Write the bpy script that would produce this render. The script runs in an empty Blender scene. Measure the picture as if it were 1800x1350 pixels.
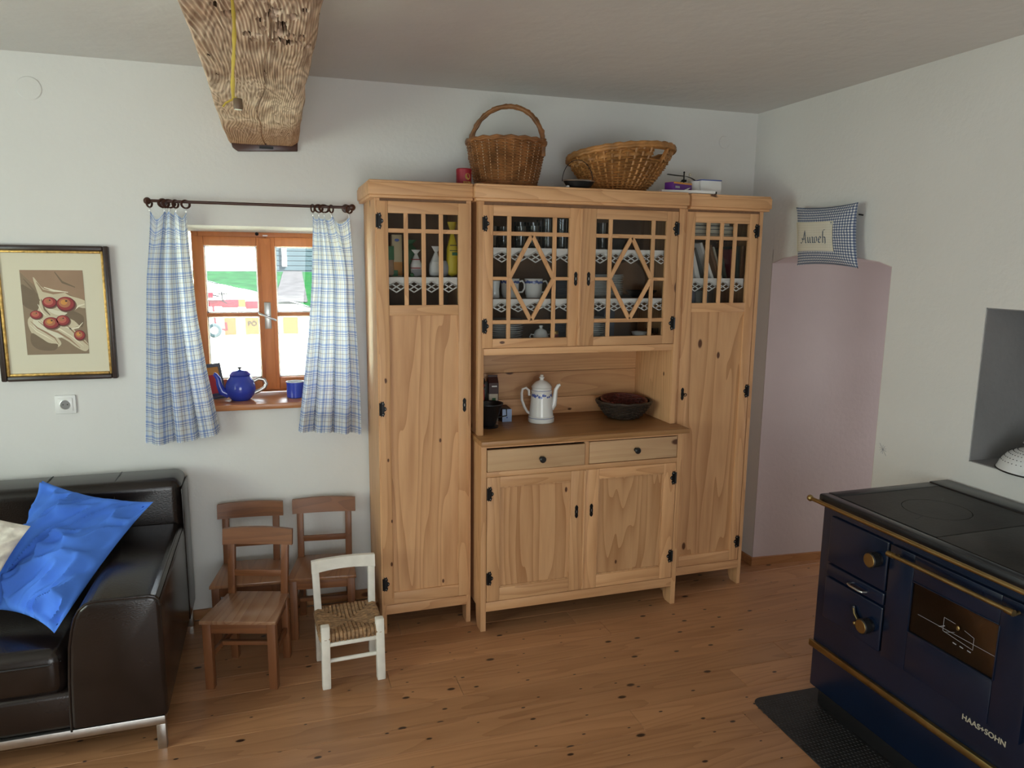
import bpy, bmesh, math, random
from mathutils import Vector as V, Matrix
random.seed(7)
S = bpy.context.scene
COL = S.collection
PI = math.pi

# ------------------------------------------------------------------ camera
CF = 1289.525
CP = V((-2.58007, -3.61317, 1.71794))
FW = V((0.30437674, 0.93830603, -0.16412374))
RT = V((0.95170965, -0.30680292, 0.01098711))
UP = V((0.04004437, 0.15954237, 0.98637857))
cd = bpy.data.cameras.new('camera'); cam = bpy.data.objects.new('camera', cd); COL.objects.link(cam)
cd.sensor_fit = 'HORIZONTAL'; cd.sensor_width = 36.0; cd.lens = CF / 1800 * 36; cd.clip_start = 0.05; cd.clip_end = 500
mw = Matrix.Identity(4)
for i in range(3):
    mw[i][0] = RT[i]; mw[i][1] = UP[i]; mw[i][2] = -FW[i]; mw[i][3] = CP[i]
cam.matrix_world = mw
S.camera = cam

def at(px, py, ax, val):
    """photo pixel (1800x1350) on the plane ax = val"""
    d = FW + (px - 900) / CF * RT - (py - 675) / CF * UP
    i = 'xyz'.index(ax)
    return CP + d * ((val - CP[i]) / d[i])

# ------------------------------------------------------------------ world, sun, window light, exposure
W = bpy.data.worlds.new('world'); S.world = W; W.use_nodes = True
bg = W.node_tree.nodes['Background']
bg.inputs['Color'].default_value = (0.80, 0.90, 1.0, 1); bg.inputs['Strength'].default_value = 9.0

def lamp(name, kind, energy, color, loc, direction, **kw):
    d = bpy.data.lights.new(name, kind); d.energy = energy; d.color = color
    for k, v in kw.items(): setattr(d, k, v)
    o = bpy.data.objects.new(name, d); COL.objects.link(o); o.location = loc
    o.rotation_euler = V(direction).to_track_quat('-Z', 'Y').to_euler()
    return o

lamp('sun', 'SUN', 150.0, (1.0, 0.96, 0.88), (0, 0, 20), (-0.62, 0.28, -0.73), angle=0.01)
# area lamps standing for daylight of the left window and the glazed front door
lamp('left_window_sky', 'AREA', 27, (0.68, 0.83, 1.0), (-5.24, -2.3, 1.55), (1, 0.16, -0.28), shape='RECTANGLE', size=1.5, size_y=1.3)
lamp('left_window_lawn', 'AREA', 27, (0.90, 1.0, 0.66), (-5.24, -2.3, 1.25), (1, 0.12, 0.42), shape='RECTANGLE', size=1.5, size_y=0.9)
lamp('front_door_sky', 'AREA', 40, (0.84, 0.92, 1.0), (-2.6, -5.24, 1.2), (0.05, 1, -0.10), shape='RECTANGLE', size=1.5, size_y=1.9)
lamp('front_door_lawn', 'AREA', 14, (0.97, 1.0, 0.90), (-2.6, -5.24, 0.8), (0.05, 1, 0.35), shape='RECTANGLE', size=1.5, size_y=1.0)

lamp('passage_fill_lamp', 'AREA', 4.0, (0.92, 0.95, 1.0), (1.27, -.66, 1.0), (-1, 0.06, 0), shape='RECTANGLE', size=.7, size_y=1.5)  # added lamp in the closed passage, brightens the pink jamb

vs = S.view_settings
vs.view_transform = 'Standard'; vs.look = 'None'; vs.gamma = 1.0; vs.use_curve_mapping = False
vs.exposure = 0.0

# ------------------------------------------------------------------ materials
def nd(nt, typ, **kw):
    n = nt.nodes.new(typ)
    for k, v in kw.items():
        if k.startswith('i_'):
            n.inputs[k[2:].replace('_', ' ')].default_value = v
        else: setattr(n, k, v)
    return n

def math_(nt, op, a, b=None, c=None, clamp=False):
    n = nt.nodes.new('ShaderNodeMath'); n.operation = op; n.use_clamp = clamp
    for i, x in enumerate((a, b, c)):
        if x is None: continue
        if isinstance(x, (int, float)): n.inputs[i].default_value = x
        else: nt.links.new(x, n.inputs[i])
    return n.outputs[0]

def mix_(nt, fac, a, b, mode='MIX'):
    n = nt.nodes.new('ShaderNodeMix'); n.data_type = 'RGBA'; n.blend_type = mode
    for i, x in ((0, fac), (6, a), (7, b)):
        if isinstance(x, (int, float)): n.inputs[i].default_value = x
        elif isinstance(x, (tuple, list)): n.inputs[i].default_value = (*x[:3], 1)
        else: nt.links.new(x, n.inputs[i])
    return n.outputs[2]

def ramp_(nt, fac, stops, interp='LINEAR'):
    n = nt.nodes.new('ShaderNodeValToRGB'); n.color_ramp.interpolation = interp
    el = n.color_ramp.elements
    while len(el) < len(stops): el.new(0.5)
    for e, (p, c) in zip(el, stops):
        e.position = p; e.color = (*c[:3], 1) if isinstance(c, (tuple, list)) else (c, c, c, 1)
    nt.links.new(fac, n.inputs[0])
    return n.outputs[0]

def new_mat(name, color=(.8, .8, .8), rough=.5, metal=0.0, spec=.5):
    m = bpy.data.materials.new(name); m.use_nodes = True
    b = m.node_tree.nodes['Principled BSDF']
    b.inputs['Base Color'].default_value = (*color, 1); b.inputs['Roughness'].default_value = rough
    b.inputs['Metallic'].default_value = metal; b.inputs['Specular IOR Level'].default_value = spec
    return m

def coords(nt, scale=(1, 1, 1), rnd=True, kind='Object'):
    tc = nt.nodes.new('ShaderNodeTexCoord')
    mp = nt.nodes.new('ShaderNodeMapping'); mp.inputs['Scale'].default_value = scale
    nt.links.new(tc.outputs[kind], mp.inputs['Vector'])
    if rnd:
        oi = nt.nodes.new('ShaderNodeObjectInfo')
        cb = nt.nodes.new('ShaderNodeCombineXYZ')
        for i, k in enumerate((37.0, 53.0, 71.0)): nt.links.new(math_(nt, 'MULTIPLY', oi.outputs['Random'], k), cb.inputs[i])
        nt.links.new(cb.outputs[0], mp.inputs['Location'])
    return mp.outputs[0]

def bump_(nt, h, strength, dist=.01, target=None):
    b = nt.nodes.new('ShaderNodeBump'); b.inputs['Strength'].default_value = strength; b.inputs['Distance'].default_value = dist
    nt.links.new(h, b.inputs['Height'])
    nt.links.new(b.outputs[0], (target or nt.nodes['Principled BSDF']).inputs['Normal'])

def noisy(name, color, rough=.5, metal=0., amt=.15, scale=8., bump=0., bscale=60., spec=.5, bdist=.004, rnd=True):
    m = new_mat(name, color, rough, metal, spec); nt = m.node_tree; b = nt.nodes['Principled BSDF']
    c = coords(nt, rnd=rnd)
    n = nd(nt, 'ShaderNodeTexNoise', i_Scale=scale, i_Detail=4.0); nt.links.new(c, n.inputs['Vector'])
    lo = tuple(x * (1 - amt) for x in color); hi = tuple(min(1, x * (1 + amt)) for x in color)
    nt.links.new(ramp_(nt, n.outputs['Fac'], [(.3, lo), (.7, hi)]), b.inputs['Base Color'])
    if bump:
        n2 = nd(nt, 'ShaderNodeTexNoise', i_Scale=bscale, i_Detail=3.0); nt.links.new(c, n2.inputs['Vector'])
        bump_(nt, n2.outputs['Fac'], bump, bdist)
    return m

def wood(name, light, dark, axis='z', rough=.5, knots=.6, ring=1.0, knot_col=(.10, .035, .012), bump=.15, kscale=1.0, vary=.12, figure=1.0, plane='xz'):
    """pine-like board: streaks and cathedral figure along the axis, scattered knots"""
    m = new_mat(name, light, rough); nt = m.node_tree; b = nt.nodes['Principled BSDF']
    sc = {'x': (.09, 1, 1), 'y': (1, .09, 1), 'z': (1, 1, .09)}[axis]
    c = coords(nt, sc)
    n1 = nd(nt, 'ShaderNodeTexNoise', i_Scale=5.0, i_Detail=2.0, i_Roughness=.5); nt.links.new(c, n1.inputs['Vector'])
    fig = math_(nt, 'MULTIPLY', n1.outputs['Fac'], 16.0 * figure)
    fr = math_(nt, 'FRACT', fig)
    n2 = nd(nt, 'ShaderNodeTexNoise', i_Scale=70.0, i_Detail=3.0); nt.links.new(c, n2.inputs['Vector'])
    n3 = nd(nt, 'ShaderNodeTexNoise', i_Scale=9.0, i_Detail=2.0); nt.links.new(c, n3.inputs['Vector'])
    f = math_(nt, 'MULTIPLY', math_(nt, 'POWER', fr, 2.2), .55 * ring)
    f = math_(nt, 'ADD', f, math_(nt, 'MULTIPLY', math_(nt, 'SUBTRACT', n2.outputs['Fac'], .4), .55))
    f = math_(nt, 'ADD', f, math_(nt, 'MULTIPLY', math_(nt, 'SUBTRACT', n3.outputs['Fac'], .45), .7), clamp=True)
    col = mix_(nt, f, light, dark)
    oi = nt.nodes.new('ShaderNodeObjectInfo')
    br = math_(nt, 'ADD', math_(nt, 'MULTIPLY', oi.outputs['Random'], 2 * vary), 1 - vary)
    cb = nt.nodes.new('ShaderNodeCombineColor')
    for i in range(3): nt.links.new(br, cb.inputs[i])
    col = mix_(nt, 1.0, col, cb.outputs[0], 'MULTIPLY')
    if knots:
        k = 7.0 * kscale; q = 3.6 * kscale
        ck = coords(nt, {'x': (q, k, k), 'y': (k, q, k), 'z': (k, k, q)}[axis])
        sx = nt.nodes.new('ShaderNodeSeparateXYZ'); nt.links.new(ck, sx.inputs[0]); c2 = nt.nodes.new('ShaderNodeCombineXYZ')
        if plane == 'xy': nt.links.new(sx.outputs[0], c2.inputs[0]); nt.links.new(sx.outputs[1], c2.inputs[1])
        else: nt.links.new(math_(nt, 'ADD', sx.outputs[0], sx.outputs[1]), c2.inputs[0]); nt.links.new(sx.outputs[2], c2.inputs[1])
        vo = nd(nt, 'ShaderNodeTexVoronoi', i_Scale=1.0, voronoi_dimensions='2D'); nt.links.new(c2.outputs[0], vo.inputs['Vector'])
        sp = nt.nodes.new('ShaderNodeSeparateColor'); nt.links.new(vo.outputs['Color'], sp.inputs[0])
        on = math_(nt, 'LESS_THAN', sp.outputs[0], knots)
        size = math_(nt, 'ADD', math_(nt, 'MULTIPLY', math_(nt, 'POWER', sp.outputs[1], 2.0), .085), .035)
        kn = math_(nt, 'SUBTRACT', 1.0, math_(nt, 'DIVIDE', vo.outputs['Distance'], size), clamp=True)
        kn = math_(nt, 'MULTIPLY', math_(nt, 'MULTIPLY', kn, 2.6, clamp=True), on)
        col = mix_(nt, kn, col, knot_col)
    nt.links.new(col, b.inputs['Base Color'])
    if bump: bump_(nt, f, bump, .002)
    return m

def thin_glass(name, tint=(1, 1, 1), rough=.02, refl=1.0):
    m = bpy.data.materials.new(name); m.use_nodes = True; nt = m.node_tree; nt.nodes.clear()
    out = nt.nodes.new('ShaderNodeOutputMaterial'); mx = nt.nodes.new('ShaderNodeMixShader')
    tr = nt.nodes.new('ShaderNodeBsdfTransparent'); tr.inputs[0].default_value = (*tint, 1)
    gl = nt.nodes.new('ShaderNodeBsdfGlossy'); gl.inputs['Roughness'].default_value = rough
    fr = nt.nodes.new('ShaderNodeFresnel'); fr.inputs[0].default_value = 1.45
    nt.links.new(math_(nt, 'MULTIPLY', fr.outputs[0], refl, clamp=True), mx.inputs[0])
    nt.links.new(tr.outputs[0], mx.inputs[1]); nt.links.new(gl.outputs[0], mx.inputs[2]); nt.links.new(mx.outputs[0], out.inputs[0])
    return m

def band(nt, co, period, centre, width):
    f = math_(nt, 'FRACT', math_(nt, 'DIVIDE', co, period))
    return math_(nt, 'LESS_THAN', math_(nt, 'ABSOLUTE', math_(nt, 'SUBTRACT', f, centre)), width / 2)

def plaid(name, base, stripes, trans=0.0, rough=.9, weave=.2):
    """stripes: (axis 0/1, period m, centre 0-1, width 0-1, colour, strength) on the cloth's own UV in metres"""
    m = new_mat(name, base, rough, spec=.1); nt = m.node_tree; b = nt.nodes['Principled BSDF']
    uv = nt.nodes.new('ShaderNodeUVMap'); sp = nt.nodes.new('ShaderNodeSeparateXYZ'); nt.links.new(uv.outputs[0], sp.inputs[0])
    col = None
    for ax, per, ce, wi, c, s in stripes:
        k = math_(nt, 'MULTIPLY', band(nt, sp.outputs[ax], per, ce, wi), s)
        col = mix_(nt, k, base if col is None else col, c, 'MULTIPLY')
    nt.links.new(col, b.inputs['Base Color'])
    wv = math_(nt, 'MULTIPLY', math_(nt, 'SINE', math_(nt, 'MULTIPLY', sp.outputs[0], 3000)), math_(nt, 'SINE', math_(nt, 'MULTIPLY', sp.outputs[1], 3000)))
    bump_(nt, wv, weave, .0005)
    if trans:
        out = nt.nodes['Material Output']; mx = nt.nodes.new('ShaderNodeMixShader'); mx.inputs[0].default_value = trans
        t = nt.nodes.new('ShaderNodeBsdfTranslucent'); nt.links.new(col, t.inputs[0])
        nt.links.new(b.outputs[0], mx.inputs[1]); nt.links.new(t.outputs[0], mx.inputs[2]); nt.links.new(mx.outputs[0], out.inputs[0])
    return m

M = {}
PL, PD = (.69, .395, .195), (.42, .19, .074)
M['pine_v'] = wood('pine upright grain', PL, PD, 'z', .5, .16, .8)
M['pine_h'] = wood('pine level grain', PL, PD, 'x', .5, .16, .8)
M['pine_y'] = wood('pine deep grain', PL, PD, 'y', .5, .16, .8)
M['pine_pale'] = wood('pale bare pine', (.60, .39, .215), (.46, .26, .13), 'x', .6, .05, .6)
M['pine_panel'] = wood('pine panel', (.675, .385, .190), (.41, .188, .073), 'z', .5, .5, 1.2, figure=.8, kscale=.8)
M['pine_top'] = wood('worn pine worktop', (.43, .22, .085), (.24, .105, .038), 'x', .42, .2, 1.0)
M['pine_in'] = wood('pine inside with painted shade', (.20, .105, .055), (.12, .06, .03), 'z', .7, .1, .6)  # shade inside the cupboards is put into this darker pine colour
M['floor'] = wood('oiled pine floorboard', (.44, .222, .106), (.265, .115, .048), 'x', .29, .62, .9, knot_col=(.030, .013, .008), kscale=1.5, vary=.13, bump=.08, plane='xy')
M['skirting'] = wood('skirting pine', (.42, .2, .08), (.3, .13, .05), 'x', .5, .2)
M['brown'] = wood('brown stained beech', (.22, .085, .032), (.11, .037, .015), 'z', .42, .0, .8, vary=.08)
M['brown_h'] = wood('brown stained beech level', (.24, .094, .036), (.12, .042, .017), 'x', .42, .0, .8, vary=.08)
M['seat'] = wood('worn brown seat', (.30, .145, .070), (.15, .058, .026), 'y', .28, .0, .9)
M['seat_worn'] = wood('pale worn seat', (.38, .215, .125), (.17, .070, .034), 'y', .27, .0, .9)
M['winframe'] = wood('larch window frame', (.66, .235, .075), (.50, .15, .045), 'z', .45, .08, .5)
M['sill'] = wood('larch sill', (.48, .19, .07), (.34, .12, .04), 'x', .28, .1, .6)
M['plaster'] = noisy('white lime plaster', (.73, .725, .70), .9, amt=.025, scale=2.0, bump=.15, bscale=45, spec=.2, bdist=.01, rnd=False)
M['ceil'] = noisy('ceiling plaster', (.70, .69, .675), .92, amt=.03, scale=1.6, bump=.25, bscale=14, spec=.2, bdist=.012, rnd=False)
M['pink'] = noisy('pink lime wash', (.62, .535, .52), .9, amt=.03, scale=3, bump=.15, bscale=40, spec=.2, bdist=.01)
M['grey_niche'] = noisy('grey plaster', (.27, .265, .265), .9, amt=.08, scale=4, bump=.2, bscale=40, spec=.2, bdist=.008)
M['iron'] = noisy('black iron', (.012, .012, .013), .4, .5, amt=.3)
M['steel'] = noisy('brushed steel', (.50, .50, .48), .32, 1.0, amt=.08, scale=30)
M['brass'] = noisy('old brass', (.36, .255, .105), .36, 1.0, amt=.2, scale=14)
M['leather'] = noisy('dark brown leather', (.013, .0088, .0078), .22, amt=.3, scale=9, bump=.25, bscale=160, spec=.42, bdist=.002)
M['blue_cloth'] = noisy('blue cotton', (.085, .235, .80), .85, amt=.06, scale=10, bump=.15, bscale=400, spec=.15, bdist=.001)
M['cream_cloth'] = noisy('cream patterned cotton', (.70, .66, .58), .9, amt=.14, scale=40, spec=.1)
M['porcelain'] = new_mat('white porcelain', (.78, .78, .76), .18)
M['blue_print'] = new_mat('blue porcelain print', (.09, .13, .38), .2)
M['enamel_blue'] = new_mat('blue enamel', (.030, .060, .44), .12, spec=.7)
M['enamel_white'] = new_mat('white enamel', (.80, .82, .83), .12)
M['navy'] = noisy('navy stove enamel', (.0035, .0092, .026), .25, amt=.2, scale=5, spec=.5)
M['castiron'] = noisy('cast iron hotplate', (.022, .0195, .018), .5, .25, amt=.35, scale=14, bump=.15, bscale=90)
M['stovetop'] = noisy('blackened steel rim', (.035, .036, .040), .3, .6, amt=.2, scale=12)
M['black'] = new_mat('black plastic', (.010, .010, .011), .4)
M['white_paint'] = noisy('worn white paint', (.76, .73, .65), .5, amt=.07, scale=22, bump=.1, bscale=50)
M['white'] = new_mat('white plastic', (.80, .80, .78), .35)
M['paper'] = noisy('white paper', (.78, .77, .74), .8, amt=.04, scale=20)
M['glass'] = thin_glass('window glass', (.97, .98, .97), .01)
M['cab_glass'] = thin_glass('cabinet glass', (.93, .94, .94), .03, .4)
M['tumbler'] = thin_glass('drinking glass', (.90, .93, .93), .03, 1.6)
M['oven_glass'] = thin_glass('brown oven glass', (.66, .57, .48), .06, 1.4)
M['lace'] = new_mat('white crochet', (.90, .88, .85), .9, spec=.1)
M['wicker'] = noisy('brown willow', (.25, .105, .036), .42, amt=.45, scale=18, spec=.5)
M['wicker_stake'] = noisy('pale willow', (.36, .18, .07), .42, amt=.3, scale=18)
M['splint'] = noisy('honey splint', (.40, .185, .055), .5, amt=.45, scale=15)
M['dark_wicker'] = noisy('dark wicker', (.030, .020, .014), .5, amt=.5, scale=30)
M['red_wicker'] = noisy('red brown wicker', (.10, .022, .014), .5, amt=.5, scale=30)
M['rush'] = noisy('woven rush', (.30, .175, .085), .75, amt=.45, scale=60, bump=.3, bscale=200)
M['rubber'] = noisy('black rubber', (.014, .014, .015), .55, amt=.5, scale=25)
M['dark_wood'] = wood('dark varnished rod', (.060, .020, .012), (.035, .011, .007), 'x', .3, 0, .5)
M['gold'] = noisy('gilt moulding', (.48, .30, .09), .38, .75, amt=.4, scale=60, bump=.5, bscale=90)
M['frame_dark'] = noisy('dark frame', (.030, .016, .012), .35, amt=.3, scale=40)
M['mount'] = new_mat('cream mount board', (.72, .68, .53), .85)
def flat(name, c, r=.5): M[name] = noisy(name, c, r, amt=.06, scale=15)
for n_, c_ in dict(red_tin=(.30, .008, .022), yellow_pack=(.70, .52, .02), green_pack=(.03, .14, .05), orange_pack=(.62, .27, .05), beige_pack=(.62, .50, .30),
                   oven_dark=(.17, .135, .10), brown_pack=(.055, .022, .020), cream_pack=(.62, .56, .44), lightblue_pack=(.33, .44, .66), purple_pack=(.11, .018, .20), red_pack=(.45, .03, .03),
                   grey_book=(.10, .105, .10), green_book=(.045, .06, .045), brown_book=(.20, .10, .045), blue_grey=(.09, .10, .13), red_jar=(.17, .02, .03), oat=(.32, .20, .12),
                   flypaper=(.50, .37, .05), card=(.12, .075, .04), apple_dark=(.13, .008, .012), apple_light=(.52, .12, .08), fold_light=(.78, .72, .56), apple=(.30, .022, .025), apple2=(.42, .15, .06), cloth_print=(.60, .52, .36), shade_print=(.17, .115, .065), print_ground=(.25, .175, .105)).items(): flat(n_, c_)
M['ink_blue'] = new_mat('navy embroidery', (.045, .085, .16), .8)
M['ink_out'] = new_mat('dark lettering', (.004, .004, .005), .8, spec=0.)
M['pit_shade'] = new_mat('painted pit shade', (.035, .022, .014), .9, spec=0.)
M['ink'] = new_mat('dark print', (.03, .03, .035), .7)
M['line_white'] = new_mat('white line print', (.40, .36, .27), .6)
M['machine_red'] = new_mat('red machine paint', (.050, .003, .006), .4, spec=0.)
M['machine_yellow'] = new_mat('yellow board', (.040, .026, .008), .6, spec=0.)
M['gravel'] = noisy('pale mown grass', (.42, .46, .36), .95, amt=.05, scale=3, spec=0.)
M['iron_out'] = new_mat('dark linkage', (.004, .004, .005), .6, spec=0.)
M['tyre'] = new_mat('grey tyre', (.012, .018, .022), .8, spec=0.)
M['gravel_dark'] = noisy('stony track', (.016, .016, .0175), .95, amt=.2, scale=3, spec=0.)
M['grass'] = noisy('sunlit grass', (.0030, .0150, .0050), .95, amt=.35, scale=2.5, spec=0.)
M['cladding'] = new_mat('blue grey cladding', (.020, .030, .035), .7, spec=0.)
M['house_white'] = new_mat('white house wall', (.7, .7, .7), .8)
M['curtain'] = plaid('blue checked curtain', (.81, .84, .86), [
    (0, .072, .12, .16, (.42, .55, .86), .75), (0, .072, .34, .05, (.25, .36, .70), .85), (0, .072, .62, .05, (.62, .55, .52), .75), (0, .072, .80, .05, (.45, .52, .78), .7),
    (1, .066, .12, .14, (.42, .55, .86), .75), (1, .066, .32, .05, (.22, .32, .66), .9), (1, .066, .45, .04, (.25, .36, .70), .8), (1, .066, .75, .05, (.62, .55, .52), .7)], trans=.42)
M['gingham'] = plaid('blue gingham', (.74, .74, .72), [(0, .0125, .5, .5, (.20, .26, .42), .85), (1, .0125, .5, .5, (.20, .26, .42), .85)])
M['patch'] = plaid('cream honeycomb cloth', (.70, .67, .57), [(0, .012, .5, .14, (.8, .8, .78), .6), (1, .012, .5, .14, (.8, .8, .78), .6)])

def beam_mat():
    m = new_mat('weathered beam', (.5, .36, .22), .85, spec=.2); nt = m.node_tree; b = nt.nodes['Principled BSDF']
    tc = nt.nodes.new('ShaderNodeNewGeometry'); c = coords(nt, (1, .14, 1), rnd=False)
    n1 = nd(nt, 'ShaderNodeTexNoise', i_Scale=13.0, i_Detail=2.0, i_Distortion=.5); nt.links.new(c, n1.inputs['Vector'])
    fr = math_(nt, 'PINGPONG', math_(nt, 'MULTIPLY', n1.outputs['Fac'], 26.0), 1.0)
    n2 = nd(nt, 'ShaderNodeTexNoise', i_Scale=5.0, i_Detail=4.0); nt.links.new(coords(nt, rnd=False), n2.inputs['Vector'])
    n3 = nd(nt, 'ShaderNodeTexNoise', i_Scale=90.0, i_Detail=2.0); nt.links.new(c, n3.inputs['Vector'])
    k = math_(nt, 'ADD', math_(nt, 'MULTIPLY', fr, .6), math_(nt, 'MULTIPLY', n3.outputs['Fac'], .45), clamp=True)
    col = mix_(nt, k, (.19, .115, .075), (.86, .70, .56))
    pt = ramp_(nt, n2.outputs['Fac'], [(.42, (.80, .70, .62)), (.60, (1, .98, .95))])
    col = mix_(nt, 1.0, col, pt, 'MULTIPLY')
    # wall end of the timber keeps its redder untouched colour
    sp = nt.nodes.new('ShaderNodeSeparateXYZ'); nt.links.new(tc.outputs['Position'], sp.inputs[0])
    red = math_(nt, 'MULTIPLY', math_(nt, 'ADD', sp.outputs[1], .75), 1.5, clamp=True)
    col = mix_(nt, math_(nt, 'MULTIPLY', red, .7), col, (.58, .34, .18))
    nt.links.new(col, b.inputs['Base Color']); bump_(nt, k, .35, .004)
    return m
M['beam'] = beam_mat()
M['line_grey'] = new_mat('pencil grey', (.32, .32, .34), .8)

# ------------------------------------------------------------------ mesh helpers
class MB:
    def __init__(s): s.b = bmesh.new(); s.uv = None
    def _merge(s, t, mi=0):
        mp = {v: s.b.verts.new(v.co) for v in t.verts}
        for f in t.faces:
            try: n = s.b.faces.new([mp[v] for v in f.verts]); n.material_index = mi
            except ValueError: pass
        t.free()
    def box(s, x0, x1, y0, y1, z0, z1, bev=0., mi=0, seg=2, mat=None):
        t = bmesh.new()
        bmesh.ops.create_cube(t, size=1.0)
        x0, x1 = min(x0, x1), max(x0, x1); y0, y1 = min(y0, y1), max(y0, y1); z0, z1 = min(z0, z1), max(z0, z1)
        for v in t.verts: v.co = V(((x0 + x1) / 2 + v.co.x * (x1 - x0), (y0 + y1) / 2 + v.co.y * (y1 - y0), (z0 + z1) / 2 + v.co.z * (z1 - z0)))
        if bev: bmesh.ops.bevel(t, geom=t.edges[:], offset=min(bev, .49 * min(x1 - x0, y1 - y0, z1 - z0)), segments=seg, affect='EDGES', profile=.5)
        if mat: bmesh.ops.transform(t, matrix=mat, verts=t.verts[:])
        s._merge(t, mi); return s
    def bar(s, a, b, w, h, bev=0., up=(0, 0, 1), mi=0):
        """square bar from a to b, w across, h along up"""
        a, b = V(a), V(b); d = b - a; L = d.length; z = d.normalized(); x = V(up).cross(z)
        if x.length < 1e-4: x = V((1, 0, 0))
        x.normalize(); y = z.cross(x)
        m = Matrix((( x.x, y.x, z.x, a.x), (x.y, y.y, z.y, a.y), (x.z, y.z, z.z, a.z), (0, 0, 0, 1)))
        return s.box(-w / 2, w / 2, -h / 2, h / 2, 0, L, bev, mi, mat=m)
    def tube(s, pts, r, n=8, closed=False, mi=0, flat=None):
        pts = [V(p) for p in pts]; N = len(pts); rr = r if isinstance(r, (list, tuple)) else [r] * N
        rings = []; prev = None
        for i, p in enumerate(pts):
            a = pts[(i - 1) % N] if closed or i else pts[0]; b = pts[(i + 1) % N] if closed or i < N - 1 else pts[-1]
            t = (b - a).normalized()
            if prev is None:
                u = t.cross(V((0, 0, 1)))
                if u.length < .05: u = t.cross(V((0, 1, 0)))
                u.normalize()
            else:
                u = prev - t * prev.dot(t); u.normalize()
            prev = u; w = t.cross(u)
            f = flat if flat else (1, 1)
            rings.append([s.b.verts.new(p + u * (math.cos(k / n * 2 * PI) * rr[i] * f[0]) + w * (math.sin(k / n * 2 * PI) * rr[i] * f[1])) for k in range(n)])
        for i in range(N if closed else N - 1):
            A, B = rings[i], rings[(i + 1) % N]
            for k in range(n):
                f = s.b.faces.new((A[k], A[(k + 1) % n], B[(k + 1) % n], B[k])); f.material_index = mi
        if not closed:
            for R in (list(reversed(rings[0])), rings[-1]):
                f = s.b.faces.new(R); f.material_index = mi
        return s
    def lathe(s, prof, c=(0, 0, 0), n=32, sc=(1, 1), mi=0, rot=None):
        c = V(c); rings = []
        def P(r, z, k):
            a = k / n * 2 * PI; p = V((math.cos(a) * r * sc[0], math.sin(a) * r * sc[1], z))
            return (rot @ p if rot else p) + c
        for r, z in prof:
            rings.append([s.b.verts.new(P(r, z, k)) for k in range(n)] if r > 1e-6 else [s.b.verts.new(P(0, z, 0))])
        for A, B in zip(rings, rings[1:]):
            for k in range(n):
                j = (k + 1) % n
                vs_ = ([A[0]] if len(A) == 1 else [A[k], A[j]]) + ([B[0]] if len(B) == 1 else [B[j], B[k]])
                if len(vs_) > 2:
                    f = s.b.faces.new(vs_); f.material_index = mi
        return s
    def prism(s, poly, ax, a, b, bev=0., mi=0, seg=2):
        """2-D outline (in the other two axes, in order xyz) pushed from a to b along ax"""
        t = bmesh.new(); i = 'xyz'.index(ax)
        def P(p, h):
            q = list(p); q.insert(i, h); return V(q)
        A = [t.verts.new(P(p, a)) for p in poly]; B = [t.verts.new(P(p, b)) for p in poly]
        t.faces.new(A); t.faces.new(list(reversed(B)))
        for k in range(len(poly)):
            j = (k + 1) % len(poly); t.faces.new((A[j], A[k], B[k], B[j]))
        bmesh.ops.recalc_face_normals(t, faces=t.faces[:])
        if bev: bmesh.ops.bevel(t, geom=t.edges[:], offset=bev, segments=seg, affect='EDGES', profile=.5)
        s._merge(t, mi); return s
    def grid(s, fn, nu, nv, cu=False, cv=False, uv=None, mi=0):
        g = [[s.b.verts.new(fn(i / nu, j / nv)) for j in range(nv + (0 if cv else 1))] for i in range(nu + (0 if cu else 1))]
        L = s.b.loops.layers.uv.verify() if uv else None
        for i in range(nu):
            for j in range(nv):
                i2 = (i + 1) % len(g); j2 = (j + 1) % len(g[0])
                f = s.b.faces.new((g[i][j], g[i2][j], g[i2][j2], g[i][j2])); f.material_index = mi
                if uv:
                    for l, (a, b) in zip(f.loops, ((i, j), (i + 1, j), (i + 1, j + 1), (i, j + 1))): l[L].uv = uv(a / nu, b / nv)
        return s
    def poly(s, pts, mi=0):
        f = s.b.faces.new([s.b.verts.new(V(p)) for p in pts]); f.material_index = mi; return s
    def sphere(s, c, r, sc=(1, 1, 1), n=12, mi=0):
        t = bmesh.new(); bmesh.ops.create_uvsphere(t, u_segments=n, v_segments=max(6, n * 2 // 3), radius=r)
        for v in t.verts: v.co = V((v.co.x * sc[0], v.co.y * sc[1], v.co.z * sc[2])) + V(c)
        s._merge(t, mi); return s
    def move(s, m):
        bmesh.ops.transform(s.b, matrix=m, verts=s.b.verts[:]); return s
    def build(s, name, mats, parent=None, base=None, angle=35, weld=0., recalc=True, smooth=True, flatten=False):
        if weld: bmesh.ops.remove_doubles(s.b, verts=s.b.verts[:], dist=weld)
        if recalc: bmesh.ops.recalc_face_normals(s.b, faces=s.b.faces[:])
        o0 = V(base) if base is not None else (V(ROOT[parent.name]) if parent else V((0, 0, 0)))
        if o0.length: bmesh.ops.translate(s.b, vec=-o0, verts=s.b.verts[:])
        me = bpy.data.meshes.new(name); s.b.to_mesh(me); s.b.free()
        if smooth:
            me.polygons.foreach_set('use_smooth', [True] * len(me.polygons))
            me.set_sharp_from_angle(angle=math.radians(angle))
        for m in (mats if isinstance(mats, (list, tuple)) else [mats]): me.materials.append(M[m] if isinstance(m, str) else m)
        o = bpy.data.objects.new(name, me); COL.objects.link(o)
        if parent: o.parent = parent; ROOT[o.name] = ROOT[parent.name]
        else: o.location = o0; ROOT[o.name] = o0
        return o
ROOT = {}

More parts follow.
